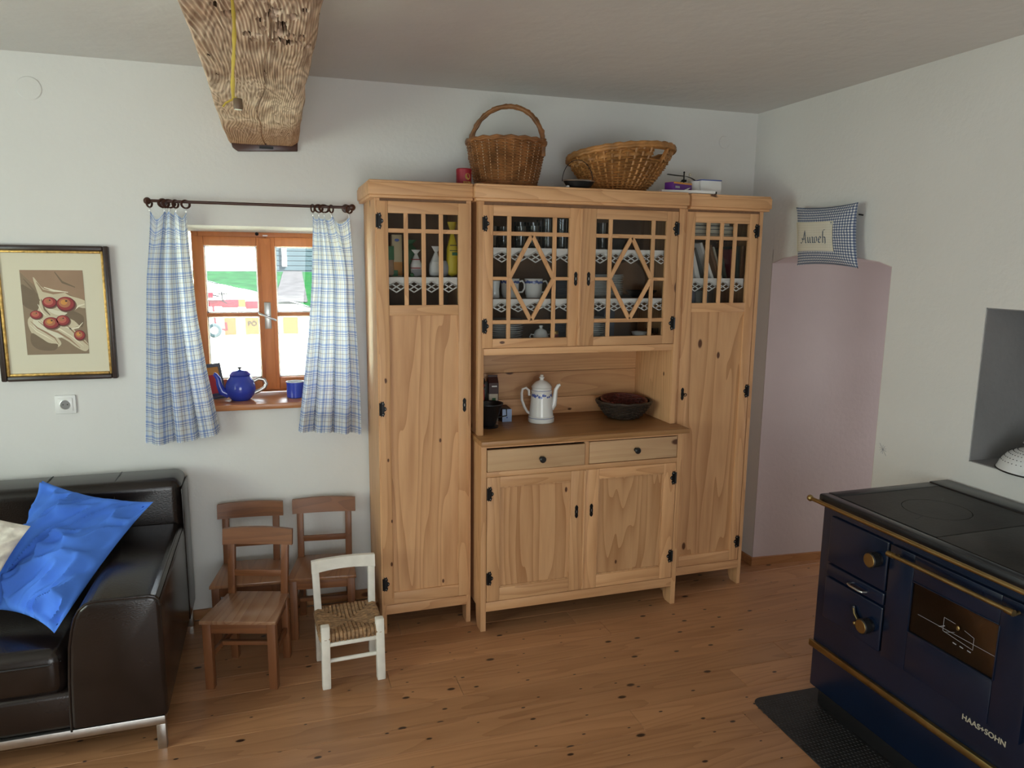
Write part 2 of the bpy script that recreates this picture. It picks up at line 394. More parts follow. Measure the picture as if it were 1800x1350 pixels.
def tag(o, label, cat, group=None, kind=None):
    if label: o['label'] = label
    if cat: o['category'] = cat
    if group: o['group'] = group
    if kind: o['kind'] = kind
    return o
def thing(name, label, cat, loc=(0, 0, 0), group=None, kind=None):
    o = bpy.data.objects.new(name, None); COL.objects.link(o); o.location = loc; o.empty_display_size = .05
    ROOT[o.name] = V(loc); return tag(o, label, cat, group, kind)
def struct(o): o['kind'] = 'structure'; return o
def copy_tree(o, parent=None):
    c = o.copy(); COL.objects.link(c); c.parent = parent; ROOT[c.name] = ROOT.get(o.name, V((0, 0, 0)))
    for ch in list(o.children): copy_tree(ch, c)
    return c
def text_poly(body, size, extrude=.0006, shear=0., bold=0.):
    """outline lettering as a mesh in the xy plane, returns (verts, faces)"""
    c = bpy.data.curves.new('lettering', 'FONT'); c.body = body; c.size = size; c.extrude = extrude; c.shear = shear; c.offset = bold; c.resolution_u = 3
    o = bpy.data.objects.new('lettering', c); COL.objects.link(o)
    dg = bpy.context.evaluated_depsgraph_get(); me = bpy.data.meshes.new_from_object(o.evaluated_get(dg))
    r = ([v.co.copy() for v in me.vertices], [list(p.vertices) for p in me.polygons])
    bpy.data.objects.remove(o); bpy.data.curves.remove(c); bpy.data.meshes.remove(me)
    return r
def add_text(mb, body, size, mat, mi=0, **kw):
    vs_, fs = text_poly(body, size, **kw)
    nv = [mb.b.verts.new(mat @ v) for v in vs_]
    for f in fs:
        try: q = mb.b.faces.new([nv[i] for i in f]); q.material_index = mi
        except ValueError: pass
    return mb
def fnoise(x, y=0., z=0.):
    from mathutils import noise
    return noise.noise(V((x, y, z)))

# ================================================================== THE ROOM
H = 2.537; XL, YF = -5.2, -5.2           # right wall x = 0, back wall y = 0
# floor with its boards
fl = struct(MB().box(XL - .2, 1.3, YF - .2, .05, -.12, -.022).build('floor', 'skirting'))
bw = .1385; y = 0.0 - (0.993 % bw) + bw * 0
rows = []
yy = -0.993 + bw * 7
while yy > YF:
    rows.append((max(yy - bw, YF), min(yy, -.0))); yy -= bw
rng = random.Random(3)
for r0, r1 in rows:
    x = XL - rng.uniform(0, 2.0)
    xe = 0.0 if not (-1.033 < (r0 + r1) / 2 < -.2) else 1.25
    while x < xe - .05:
        L = rng.uniform(1.7, 3.6); x1 = min(x + L, xe)
        if xe - x1 < .35: x1 = xe
        a = max(x, XL)
        if x1 - a > .05:
            MB().box(a + .0006, x1 - .0006, r0 + .0007, r1 - .0007, -.022, 0, .0012, seg=1).build('floorboard', 'floor', fl, base=None)
        x = x1
# back wall with the window opening
WX0, WX1, WZ0, WZ1 = -2.955, -2.262, 1.03, 1.855     # opening at the window frame
m = MB()
m.box(XL, WX0 - .02, 0, .55, -.1, H + .2); m.box(WX1 + .02, 0, 0, .55, -.1, H + .2)
m.box(WX0 - .02, WX1 + .02, 0, .55, -.1, WZ0)
m.prism([(0, 1.865), (.27, WZ1 - .008), (.55, WZ1 - .008), (.55, H + .2), (0, H + .2)], 'x', WX0 - .02, WX1 + .02)
struct(m.build('wall_back', 'plaster', smooth=False))
# right wall: low arched doorway, niche
D0, D1 = -.21, -1.030
m = MB()
m.box(0, 1.0, D0, .55, -.1, H + .2)
arch = [(D1, 1.716), (-.954, 1.738), (-.869, 1.75), (-.75, 1.764), (-.60, 1.772), (-.417, 1.770), (-.303, 1.757), (D0, 1.729)]
m.prism(arch + [(D0, H + .2), (D1, H + .2)], 'x', 0, 1.0)
N0, N1, NZ0, NZ1, ND = -1.50, -2.25, .963, 1.566, .30
m.box(0, 1.0, N0, D1, -.1, H + .2)
m.box(0, 1.0, N1, N0, -.1, NZ0); m.box(0, 1.0, N1, N0, NZ1, H + .2); m.box(ND, 1.0, N1, N0, NZ0, NZ1)
m.box(0, 1.0, YF, N1, -.1, H + .2)
wr = struct(m.build('wall_right', 'plaster', smooth=False))
# pink wash on the doorway: far jamb, near jamb, soffit
m = MB()
m.prism([(0, D0 + .001), (0, D0 - .002), (.75, D0 - .062), (1.3, D0 - .062), (1.3, D0 + .001)], 'z', 0, 1.80)
m.box(0.001, 1.0, D1 + .004, D1 - .001, 0, 1.80)
m.prism([(a, b - .004) for a, b in arch] + [(D0, 1.80), (D1, 1.80)], 'x', .002, 1.0)
m.build('doorway_reveal', 'pink', wr, smooth=False)
m = MB(); m.box(1.3, 1.5, -1.6, .55, -.1, H + .2); m.box(1.0, 1.3, D0, .55, -.1, H + .2); m.box(1.0, 1.3, -1.6, D1, -.1, H + .2); m.box(1.0, 1.3, -1.6, .55, 1.78, H + .2); struct(m.build('wall_passage', 'pink', smooth=False))
# niche lining
m = MB()
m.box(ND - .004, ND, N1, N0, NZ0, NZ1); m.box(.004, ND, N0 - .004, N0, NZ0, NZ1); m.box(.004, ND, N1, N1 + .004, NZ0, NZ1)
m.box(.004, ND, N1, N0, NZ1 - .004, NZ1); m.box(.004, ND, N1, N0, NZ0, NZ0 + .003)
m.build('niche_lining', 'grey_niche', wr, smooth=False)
# small star pencilled on the right wall
sc_ = at(1552, 790, 'x', 0); m = MB()
for k in range(5):
    a = k * PI / 5 + .25; L = .020 + .012 * (k == 1)
    m.bar((-.0006, sc_.y - math.cos(a) * L, sc_.z - math.sin(a) * L), (-.0006, sc_.y + math.cos(a) * L, sc_.z + math.sin(a) * L), .0011, .0009, up=(1, 0, 0))
m.build('star_mark', 'line_grey', wr)
# left and front walls, each with an opening that holds the daylight lamps
m = MB()
m.box(XL - .3, XL, YF, -3.1, -.1, H + .2); m.box(XL - .3, XL, -1.5, .55, -.1, H + .2)
m.box(XL - .3, XL, -3.1, -1.5, -.1, .85); m.box(XL - .3, XL, -3.1, -1.5, 2.2, H + .2)
struct(m.build('wall_left', 'plaster', smooth=False))
m = MB()
m.box(XL - .3, -3.4, YF - .3, YF, -.1, H + .2); m.box(-1.8, 1.0, YF - .3, YF, -.1, H + .2); m.box(-3.4, -1.8, YF - .3, YF, 2.2, H + .2); m.box(-3.4, -1.8, YF - .3, YF, -.1, .1)
struct(m.build('wall_front', 'plaster', smooth=False))
struct(MB().box(XL - .3, 1.5, YF - .3, .55, H, H + .25).build('ceiling', 'ceil', smooth=False))
for n_, (a0, a1, b0, b1) in (('opening_blocker_left', (XL - .30, XL - .28, -3.1, -1.5)), ('opening_blocker_front', (-3.4, -1.8, YF - .30, YF - .28))):     # unseen boards added behind the lamps, closing the openings to outside light
    struct(MB().box(a0, a1, b0, b1, .1 if n_ == 'opening_blocker_front' else .85, 2.2).build(n_, 'paper', smooth=False))
# skirting boards
bb = struct(MB().box(-3.05, -2.17, -.016, 0, 0, .048, .002).build('baseboard_back', 'skirting'))
m = MB(); m.box(-.014, 0, D0, -.002, 0, .046, .002)
m.prism([(-.014, D0 - .016), (-.014, D0), (0, D0 - .002), (.75, D0 - .062), (1.0, D0 - .062), (1.0, D0 - .078), (.75, D0 - .078)], 'z', 0, .046)
struct(m.build('baseboard_right', 'skirting', smooth=False))
# blanked-off junction box covers
for (px, py, r, lab) in ((51, 155, .047, 'round painted-over junction box cover on the wall above the framed picture'), (1273, 250, .033, 'round painted-over junction box cover on the wall above the narrow cupboard with books')):
    c = at(px, py, 'y', 0); m = MB(); rot = Matrix.Rotation(PI / 2, 3, 'X')
    m.lathe([(0, .004), (r * .93, .004), (r, .0012), (r, -.002)], (c.x, -.0005, c.z), 40, rot=rot)
    tag(m.build('junction_cover', 'plaster', base=(c.x, 0, c.z)), lab, 'wall cover', 'junction box covers')

# ------------------------------------------------------------------ window
wn = thing('window_1', None, None, (-2.609, .27, 1.05), kind='structure')
FX0, FX1, FZ0, FZ1 = -2.947, -2.271, 1.052, 1.849; fy = .27
m = MB(); t = .03
m.box(FX0, FX0 + t, fy, fy + .07, FZ0, FZ1, .002); m.box(FX1 - t, FX1, fy, fy + .07, FZ0, FZ1, .002)
m.box(FX0 + t, FX1 - t, fy, fy + .07, FZ1 - .03, FZ1, .002); m.box(FX0 + t, FX1 - t, fy, fy + .07, FZ0, FZ0 + .03, .002)
m.build('window_frame', 'winframe', wn)
for s in (0, 1):
    a, b = ((FX0 + .004, -2.612), (-2.606, FX1 - .004))[s]
    z0, z1 = FZ0 + .012, FZ1 - .024; ys = fy - .012
    g0, g1 = (a + .050, b - .040) if s == 0 else (a + .040, b - .050)
    gz0, gz1 = 1.125, 1.780; bar = 1.445
    m = MB()
    m.box(a, g0, ys, ys + .05, z0, z1, .004); m.box(g1, b, ys, ys + .05, z0, z1, .004)
    m.box(g0, g1, ys, ys + .05, gz1, z1, .004); m.box(g0, g1, ys, ys + .05, z0, gz0, .004)
    sash = m.build('window_sash', 'winframe', wn)
    MB().box(g0, g1, ys + .008, ys + .04, bar - .009, bar + .009, .003).build('glazing_bar', 'winframe', sash)
    for p0, p1 in ((gz0, bar - .009), (bar + .009, gz1)):
        MB().box(g0, g1, ys + .024, ys + .028, p0, p1).build('pane', 'glass', sash)
        mm = MB()                          # pale putty bead round the pane
        for (x0, x1, q0, q1) in ((g0, g0 + .006, p0, p1), (g1 - .006, g1, p0, p1), (g0, g1, p0, p0 + .006), (g0, g1, p1 - .006, p1)): mm.box(x0, x1, ys + .029, ys + .036, q0, q1)
        mm.build('bead', 'paper', sash)
MB().box(-2.634, -2.584, fy - .024, fy - .011, FZ0 + .015, FZ1 - .03, .003).build('meeting_strip', 'winframe', wn)
MB().box(-2.627, -2.596, fy - .029, fy - .023, 1.375, 1.507, .002).build('handle_plate', 'steel', wn)
m = MB(); m.tube([(-2.612, fy - .028, 1.44), (-2.612, fy - .055, 1.44)], .008); m.bar((-2.655, fy - .058, 1.457), (-2.572, fy - .058, 1.418), .010, .018, .003, up=(0, 1, 0)); m.build('window_handle', 'steel', wn)
m = MB(); m.sphere((-2.647, fy - .004, 1.840), .009); m.build('knot_plug', 'iron', wn)
MB().box(-2.620, -2.597, fy - .016, fy - .010, 1.829, 1.835).build('catch', 'white', wn)
m = MB(); m.box(-2.955, -2.262, -.045, fy + .01, 1.022, 1.05, .004); m.build('window_sill', 'sill', wn)

# ------------------------------------------------------------------ outside, seen through the window
GZ = -.2
struct(MB().box(-60, 60, .56, 19, GZ - .3, GZ).build('ground_yard', 'gravel', smooth=False))
def rise(x, y): return GZ - .03 + (y - 17.2) * .0935 + .05 * fnoise(x * .7, y * .5) + .02 * fnoise(x * 4, y * 3)
def foot(x): return max(21.5, min(29.5, 24.6 - (x + 3.1) * 1.9))
struct(MB().grid(lambda u, v: V((-45 + 90 * u, 17.0 + (foot(-45 + 90 * u) + .3 - 17.0) * v, rise(-45 + 90 * u, 17.0 + (foot(-45 + 90 * u) + .3 - 17.0) * v) - .02)), 300, 12).build('ground_slope', 'gravel'))
def bank(u, v):
    x = -45 + 90 * u; y = foot(x) + (33.5 - foot(x)) * v
    return V((x, y, min(rise(x, y), 1.12) + .04))
struct(MB().grid(bank, 300, 30).build('ground_bank', 'grass'))
# stony track up the bank
def track(u, v):
    y = 22.2 + v * 10; c = -2.05 + .035 * (y - 22); x = c + (u - .5) * 2 * (.55 - .15 * v)
    return V((x, y, min(rise(x, y), 1.12) + .07))
struct(MB().grid(track, 12, 30).build('ground_track', 'gravel_dark'))
# clad farm building on the bank
o = thing('farm_building', 'blue-grey boarded farm building beyond the yard, seen through the right window sash', 'building', (6, 32, .9))
MB().box(-2.45, 18, 32, 42, .7, 7.5).build('wall', 'cladding', o, smooth=False)
for k in range(27): MB().box(-2.48, 18, 31.96, 32.0, 1.0 + k * .22, 1.0 + k * .22 + .19, .01, seg=1).build('board', 'cladding', o)
m = MB(); m.box(-2.15, -1.95, 31.90, 31.97, 1.4, 7.5); m.build('post', 'house_white', o)
# red farm implement in the yard
o = thing('farm_implement', 'red farm implement with a small rubber wheel parked in the yard', 'farm machine', (-3.6, 15.9, GZ))
m = MB()
m.bar((-4.9, 16, .62), (-3.5, 16, .63), .16, .16, .02); m.bar((-4.3, 15.9, .83), (-4.0, 15.9, .83), .16, .14, .02); m.bar((-3.98, 15.95, .10), (-4.02, 15.95, .62), .05, .05)
m.bar((-4.25, 15.9, .10), (-3.75, 15.9, -.03), .05, .05); m.bar((-3.74, 15.9, .16), (-3.72, 15.9, -.04), .05, .05)
m.build('beam', 'machine_red', o)
MB().box(-3.82, -3.42, 15.93, 16.02, .52, .72, .02).build('panel', 'machine_red', o)
MB().box(-3.26, -2.96, 15.93, 16.02, .48, .68, .02).build('panel', 'machine_red', o)
MB().box(-3.42, -3.26, 15.94, 16.01, .53, .72).build('panel', 'machine_yellow', o)
m = MB(); rx = Matrix.Rotation(PI / 2, 3, 'X')
m.lathe([(.09, -.06), (.15, -.06), (.175, -.03), (.175, .03), (.15, .06), (.09, .06), (.09, -.06)], (-4.0, 15.8, GZ + .175), 24, rot=rx); wl = m.build('wheel', 'tyre', o)
m = MB(); m.lathe([(0, .05), (.09, .05), (.09, -.05), (0, -.05)], (-4.0, 15.8, GZ + .175), 16, rot=rx); m.build('hub', 'house_white', wl)
m = MB(); m.tube([(-3.96, 15.9, 1.00), (-3.86, 15.9, 1.09), (-3.70, 15.9, 1.06), (-2.85, 15.9, .84)], .018, 6); m.tube([(-3.72, 15.9, 1.05), (-3.73, 15.9, .72)], .015, 6); m.build('guard_rail', 'house_white', o)
m = MB(); m.tube([(-4.1, 15.86, .86), (-3.85, 15.86, .80)], .02, 6); m.tube([(-3.80, 15.86, .92), (-3.78, 15.86, .70), (-3.68, 15.86, .62)], .02, 6); m.tube([(-3.9, 15.86, .87), (-3.62, 15.86, .86)], .015, 6); m.build('linkage', 'iron_out', o)
# long yellow board with lettering
o = thing('lettered_board', 'long pale yellow board with dark letters standing low in the yard', 'board', (-3.0, 16.4, GZ))
m = MB(); m.box(-3.85, -1.75, 16.38, 16.42, GZ, .24, .005); m.build('panel', 'house_white', o)
for a, b in ((-3.80, -3.52), (-3.30, -2.96), (-2.38, -2.0)): MB().box(a, b, 16.35, 16.38, GZ, .24).build('stripe', 'machine_yellow', o)
m = MB(); add_text(m, 'PÖ', .17, Matrix.Translation((-3.24, 16.345, .03)) @ Matrix.Rotation(PI / 2, 4, 'X')); m.build('lettering', 'ink_out', o)
m = MB(); add_text(m, 'B-I', .15, Matrix.Translation((-2.55, 16.345, .06)) @ Matrix.Rotation(PI / 2, 4, 'X')); m.build('lettering', 'ink_out', o)

# ================================================================== CUPBOARDS
def hinge(root, x, z, y, s, h=.062):
    """black ornamental hinge, s = +1: leaf points to +x"""
    P = [(0, -.5), (.10, -.42), (.20, -.50), (.26, -.36), (.30, -.30), (.24, -.18), (.42, -.06), (.42, .06), (.24, .18), (.30, .30), (.26, .36), (.20, .50), (.10, .42), (0, .5)]
    m = MB(); pts = [(x + s * p[0] * h * .95, z + p[1] * h * 1.15) for p in P]
    m.prism(pts, 'y', y - .003, y + .0002)
    m.tube([(x - s * .003, y - .004, z - h * .45), (x - s * .003, y - .004, z + h * .45)], .0048, 8)
    o = m.build('hinge', 'iron', root)
    k = MB()
    for dz in (-.38, 0, .38): k.sphere((x + s * (.15 if dz else .34) * h * .95, y - .003, z + dz * h * 1.05), .0022, n=6)
    k.build('screw_heads', 'steel', root)['kind'] = 'stuff'
    return o
def lockplate(root, x, z, y, h=.066, w=.0165, key=False):
    m = MB(); P = [(0, -.5), (.35, -.42), (.5, -.30), (.42, -.18), (.5, 0), (.42, .18), (.5, .30), (.35, .42)]
    P = P + [(-a, -b) for a, b in P]
    m.prism([(x + a * w, z + b * h) for a, b in P], 'y', y - .0025, y + .0002)
    m.build('lock_plate', 'iron', root)
    if key:
        m = MB(); m.tube([(x, y, z), (x, y - .022, z)], .003, 8); m.tube([(x + .009 * math.cos(k * PI / 6), y - .027, z + .007 * math.sin(k * PI / 6)) for k in range(12)], .002, 6, closed=True); m.build('key', 'iron', root)
    else:
        MB().box(x - .0017, x + .0017, y - .0033, y - .002, z - .006, z + .006).build('keyhole', 'steel', root)

def panel(root, x0, x1, z0, z1, y, mat='pine_panel', name='panel'):
    MB().box(x0 - .004, x1 + .004, y, y + .008, z0 - .004, z1 + .004).build(name, mat, root)

def frame_door(root, x0, x1, z0, z1, y, th, op, bev=.0025, mats=('pine_v', 'pine_h')):
    """op: list of openings (gx0, gx1, gz0, gz1) stacked, same x-range"""
    gx0, gx1 = op[0][0], op[0][1]; m = MB()
    m.box(x0, gx0, y, y + th, z0, z1, bev, 0); m.box(gx1, x1, y, y + th, z0, z1, bev, 0)
    zs = sorted([(o[2], o[3]) for o in op]); lo = z0
    for a, b in zs + [(z1, z1)]:
        if a - lo > .001: m.box(gx0, gx1, y + .0004, y + th, lo, a, bev * .6, 1)
        lo = b
    return m.build('door', mats, root)

def lattice_bar(d, a, b, y, w=.018, th=.012):
    m = MB(); m.bar((a[0], y + th / 2, a[1]), (b[0], y + th / 2, b[1]), w if a[0] == b[0] or a[1] == b[1] else w, th, .002, up=(0, 1, 0))
    return m
def muntin(d, a, b, y, w=.018, th=.012, mat='pine_v'):
    a, b = V((a[0], 0, a[1])), V((b[0], 0, b[1])); dd = (b - a).normalized(); n = V((-dd.z, 0, dd.x)) * (w / 2)
    q = [(p.x, p.z) for p in (a + n, b + n, b - n, a - n)]
    return MB().prism(q, 'y', y, y + th, .0015, seg=1).build('muntin', mat, d)
def pane(d, poly, y):
    return MB().prism(poly, 'y', y, y + .002).build('pane', 'cab_glass', d, smooth=False)
def rect(x0, x1, z0, z1): return [(x0, z0), (x1, z0), (x1, z1), (x0, z1)]

def side_board(m, x0, x1, yf, yb, ztop, foot=.10):
    """cupboard side running down to the floor as two feet with an arched cut between"""
    pts = [(yf, 0), (yf + .055, 0)]
    for k in range(7):
        a = k / 6; pts.append((yf + .055 + .035 * math.sin(a * PI / 2), foot * (1 - math.cos(a * PI / 2))))
    for k in range(7):
        a = 1 - k / 6; pts.append((yb - .055 - .035 * math.sin(a * PI / 2), foot * (1 - math.cos(a * PI / 2))))
    pts += [(yb - .055, 0), (yb, 0), (yb, ztop), (yf, ztop)]
    m.prism(pts, 'x', x0, x1, .0015, seg=1)

def cornice(root, x0, x1, yf, yb, z0=1.979, z1=2.052, left=True, right=True):
    m = MB()
    m.box(x0, x1, yf, yb, z0 + .012, z1 - .010, .004)
    m.box(x0 + (.007 if left else 0), x1 - (.007 if right else 0), yf + .007, yb, z0, z0 + .0125, .003)
    m.box(x0 + (.005 if left else 0), x1 - (.005 if right else 0), yf + .005, yb, z1 - .011, z1, .003)
    m.build('cornice', 'pine_h', root)

BK = -.02
def tall_cupboard(x0, x1, dx0, dx1, gx0, gx1, hs, label):
    """hs = -1: hinges on the left edge of the door, +1: on the right"""
    yf = -.408
    r = thing('tall_cupboard', label, 'cupboard', ((x0 + x1) / 2, -.2, 0))
    m = MB(); side_board(m, x0, x0 + .022, yf + .002, BK, 1.982); m.build('side', 'pine_v', r)
    m = MB(); side_board(m, x1 - .022, x1, yf + .002, BK, 1.982); m.build('side', 'pine_v', r)
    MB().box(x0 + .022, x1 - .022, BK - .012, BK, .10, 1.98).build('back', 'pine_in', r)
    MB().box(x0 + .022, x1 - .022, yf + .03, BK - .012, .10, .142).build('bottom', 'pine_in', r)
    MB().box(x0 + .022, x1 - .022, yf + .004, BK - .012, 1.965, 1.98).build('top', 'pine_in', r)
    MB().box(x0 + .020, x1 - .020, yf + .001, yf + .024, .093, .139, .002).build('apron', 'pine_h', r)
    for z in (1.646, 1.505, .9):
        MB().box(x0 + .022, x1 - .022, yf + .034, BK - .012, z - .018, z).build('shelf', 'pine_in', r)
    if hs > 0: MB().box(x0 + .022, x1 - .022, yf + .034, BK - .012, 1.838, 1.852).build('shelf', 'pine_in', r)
    d = frame_door(r, dx0, dx1, .142, 1.968, yf - .002, .022, [(gx0, gx1, 1.526, 1.918), (gx0, gx1, .200, 1.481)])
    panel(d, gx0, gx1, .200, 1.481, yf + .008)
    w = (gx1 - gx0) / 4
    for k in (1, 2, 3): muntin(d, (gx0 + w * k, 1.524), (gx0 + w * k, 1.920), yf)
    muntin(d, (gx0 - .002, 1.845), (gx1 + .002, 1.845), yf + .0004, mat='pine_h')
    for k in range(4):
        a, b = gx0 + w * k, gx0 + w * (k + 1)
        pane(d, rect(a, b, 1.524, 1.845), yf + .013); pane(d, rect(a, b, 1.845, 1.920), yf + .013)
    hx = dx0 + .004 if hs < 0 else dx1 - .004
    for z in (1.884, 1.069, .246): hinge(d, hx, z, yf - .002, -hs)
    lockplate(d, dx1 - .022 if hs < 0 else dx0 + .024, 1.07, yf - .002, key=hs > 0)
    return r
tl = tall_cupboard(-2.160, -1.737, -2.153, -1.747, -2.104, -1.796, -1, 'tall narrow pine cupboard with food packets behind its glass, beside the window curtain')
tr_ = tall_cupboard(-.674, -.220, -.661, -.248, -.609, -.300, 1, 'tall narrow pine cupboard with leaning books behind its glass, beside the pink doorway')
cornice(tl, -2.189, -1.7365, -.438, BK, right=False)
cornice(tr_, -.655, -.196, -.438, BK, left=False)

# ------------------------------------------------------------------ sideboard (lower middle unit)
sb = thing('sideboard', 'wide pine sideboard with two drawers, two doors and a worn worktop', 'sideboard', (-1.2, -.27, 0))
yf = -.518
m = MB(); side_board(m, -1.718, -1.692, yf, BK, .899); m.build('side', 'pine_v', sb)
m = MB(); side_board(m, -.713, -.687, yf, BK, .899); m.build('side', 'pine_v', sb)
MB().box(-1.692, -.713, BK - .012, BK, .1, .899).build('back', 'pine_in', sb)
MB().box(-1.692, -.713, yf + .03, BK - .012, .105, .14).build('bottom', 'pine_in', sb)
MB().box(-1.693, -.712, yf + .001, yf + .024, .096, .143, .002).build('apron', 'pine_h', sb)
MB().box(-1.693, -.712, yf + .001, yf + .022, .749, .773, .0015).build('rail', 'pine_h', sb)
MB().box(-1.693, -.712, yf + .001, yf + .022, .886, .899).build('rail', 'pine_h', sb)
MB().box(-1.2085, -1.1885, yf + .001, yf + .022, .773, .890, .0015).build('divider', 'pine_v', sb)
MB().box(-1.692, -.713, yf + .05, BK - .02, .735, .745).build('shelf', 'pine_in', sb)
MB().prism([(-1.724, -.545), (-.666, -.545), (-.666, -.412), (-.678, -.412), (-.678, BK), (-1.724, BK)], 'z', .899, .923, .0025).build('worktop', 'pine_top', sb)
for (x0, x1, z0, z1, dy, kx, kz, tilt) in ((-1.689, -1.211, .775, .877, -.004, -1.431, .822, .006), (-1.186, -.716, .776, .882, .0005, -.943, .829, .0)):
    m = MB(); m.box(x0, x1, yf + dy, yf + dy + .02, z0, z1, .003, 0); m.box(x0 + .01, x1 - .01, yf + .02, -.08, z0 + .005, z1 - .03, 0, 1)
    d = m.build('drawer', ('pine_pale', 'pine_in'), sb)
    k = MB(); rot = Matrix.Rotation(PI / 2, 3, 'X')
    k.lathe([(0, .034), (.010, .033), (.0155, .027), (.0155, .022), (.010, .016), (.007, .008), (.010, 0), (0, -.001)], (kx, yf + dy, kz), 20, rot=rot); k.build('knob', 'black', d)
for (x0, x1, g0, g1, hx, s, kx) in ((-1.690, -1.2075, -1.628, -1.277, -1.684, 1, -1.246), (-1.2045, -.716, -1.133, -.783, -.722, -1, -1.169)):
    d = frame_door(sb, x0, x1, .146, .748, yf - .001, .022, [(g0, g1, .210, .700)])
    panel(d, g0, g1, .210, .700, yf + .009)
    mm = MB()
    for (a, b, c, e) in ((g0, g0 + .006, .21, .70), (g1 - .006, g1, .21, .70), (g0, g1, .21, .216), (g0, g1, .694, .70)): mm.box(a, b, yf + .002, yf + .009, c, e, .002)
    mm.build('bead', 'pine_v', d)
    for z in (.671, .262): hinge(d, hx, z, yf - .001, s)
    lockplate(d, kx, .546, yf - .001, key=False)
MB().box(-1.212, -1.2, yf - .007, yf - .0005, .148, .746, .003).build('closing_strip', 'pine_v', sb)

# ------------------------------------------------------------------ glazed hutch (upper middle unit)
hu = thing('glazed_hutch', 'glazed pine hutch with diamond lattice doors standing on the sideboard worktop', 'hutch', (-1.2, -.22, .923))
yf = -.424; z0_ = .923
MB().box(-1.709, -1.682, yf, BK, z0_, 1.982, .002).build('side', 'pine_v', hu)
MB().box(-.708, -.681, yf, BK, z0_, 1.982, .002).build('side', 'pine_v', hu)
for k, (a, b) in enumerate(((.923, 1.012), (1.012, 1.152), (1.152, 1.30))):
    MB().box(-1.682, -.708, BK - .014, BK - .002, a + .0008, b - .0008, .0015).build('back_board', 'pine_h', hu)
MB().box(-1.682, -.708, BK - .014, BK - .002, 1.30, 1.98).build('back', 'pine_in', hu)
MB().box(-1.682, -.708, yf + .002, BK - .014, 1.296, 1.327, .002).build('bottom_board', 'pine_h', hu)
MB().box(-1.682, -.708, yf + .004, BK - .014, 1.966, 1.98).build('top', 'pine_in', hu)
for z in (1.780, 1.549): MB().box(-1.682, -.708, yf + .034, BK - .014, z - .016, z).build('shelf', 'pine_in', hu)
cornice(hu, -1.7355, -.678, -.462, BK)
def diamond_door(x0, x1, g0, g1, v0, v1, hx, s, kx):
    d = frame_door(hu, x0, x1, 1.329, 1.965, yf - .002, .022, [(g0, g1, 1.371, 1.919)])
    zt, zm, zb = 1.843, 1.644, 1.447; c = (v0 + v1) / 2; y = yf
    muntin(d, (v0, 1.369), (v0, 1.921), y); muntin(d, (v1, 1.369), (v1, 1.921), y)
    muntin(d, (g0 - .002, zt), (g1 + .002, zt), y + .0004, mat='pine_h'); muntin(d, (g0 - .002, zb), (g1 + .002, zb), y + .0004, mat='pine_h')
    muntin(d, (g0 - .002, zm), (v0, zm), y + .0004, .015, mat='pine_h'); muntin(d, (v1, zm), (g1 + .002, zm), y + .0004, .015, mat='pine_h')
    T, L, B, R = (c, zt - .004), (v0 + .002, zm), (c, zb + .004), (v1 - .002, zm)
    for a, b in ((T, L), (L, B), (B, R), (R, T)): muntin(d, a, b, y - .0006, .018)
    yg = yf + .013
    for a, b in ((g0, v0), (v1, g1)):
        for p, q in ((1.369, zb), (zb, zm), (zm, zt), (zt, 1.921)): pane(d, rect(a, b, p, q), yg)
    pane(d, rect(v0, v1, zt, 1.921), yg); pane(d, rect(v0, v1, 1.369, zb), yg)
    pane(d, [T, L, B, R], yg)
    pane(d, [(v0, zt), (v0, zm), T], yg); pane(d, [(v1, zt), T, (v1, zm)], yg); pane(d, [(v0, zb), B, (v0, zm)], yg); pane(d, [(v1, zb), (v1, zm), B], yg)
    for z in (1.884, 1.430): hinge(d, hx, z, yf - .002, s)
    lockplate(d, kx, 1.644, yf - .002)
    return d
diamond_door(-1.690, -1.2215, -1.641, -1.275, -1.565, -1.347, -1.685, 1, -1.241)
diamond_door(-1.2185, -.712, -1.142, -.774, -1.067, -.843, -.717, -1, -1.176)
MB().box(-1.226, -1.213, yf - .007, yf - .0015, 1.331, 1.963, .003).build('closing_strip', 'pine_v', hu)

# ------------------------------------------------------------------ crochet shelf edgings
def lace(x0, x1, zt, y, n, h0, tip, label):
    m = MB(); w = (x1 - x0) / n; zb = zt - h0; hh = tip / 2; t = .0052; e = .0008
    q = lambda pts: m.prism(pts, 'y', y, y + e)
    q(rect(x0, x1, zb, zt))
    for k in range(n + 1):
        cx = x0 + k * w
        if 0 < k < n: q([(cx - w / 2, zb), (cx, zb - hh), (cx + w / 2, zb)])
        elif k == 0: q([(cx, zb), (cx, zb - hh), (cx + w / 2, zb)])
        else: q([(cx - w / 2, zb), (cx, zb - hh), (cx, zb)])
    for k in range(n):
        c = x0 + (k + .5) * w
        P = lambda a, b: V((c + (a - b) * w / 2, y, zb - (a + b) * hh))    # a, b in 0..1 along the two diagonals
        def line(p0, p1, tt=t):
            d = (p1 - p0).normalized(); nn = V((-d.z, 0, d.x)) * tt / 2
            q([((p0 + nn).x, (p0 + nn).z), ((p1 + nn).x, (p1 + nn).z), ((p1 - nn).x, (p1 - nn).z), ((p0 - nn).x, (p0 - nn).z)])
        for f in (0, .5, 1): line(P(f, 0), P(f, 1)); line(P(0, f), P(1, f))
    o = m.build('lace_trim', 'lace', base=((x0 + x1) / 2, y, zt), smooth=False)
    m2 = tag(o, label, 'lace', 'crochet shelf edgings')
    return o
lace(-2.106, -1.794, 1.647, -.376, 4, .018, .048, 'white crochet edging on the shelf under the food packets')
lace(-.614, -.294, 1.648, -.376, 4, .018, .046, 'white crochet edging on the shelf under the leaning books')
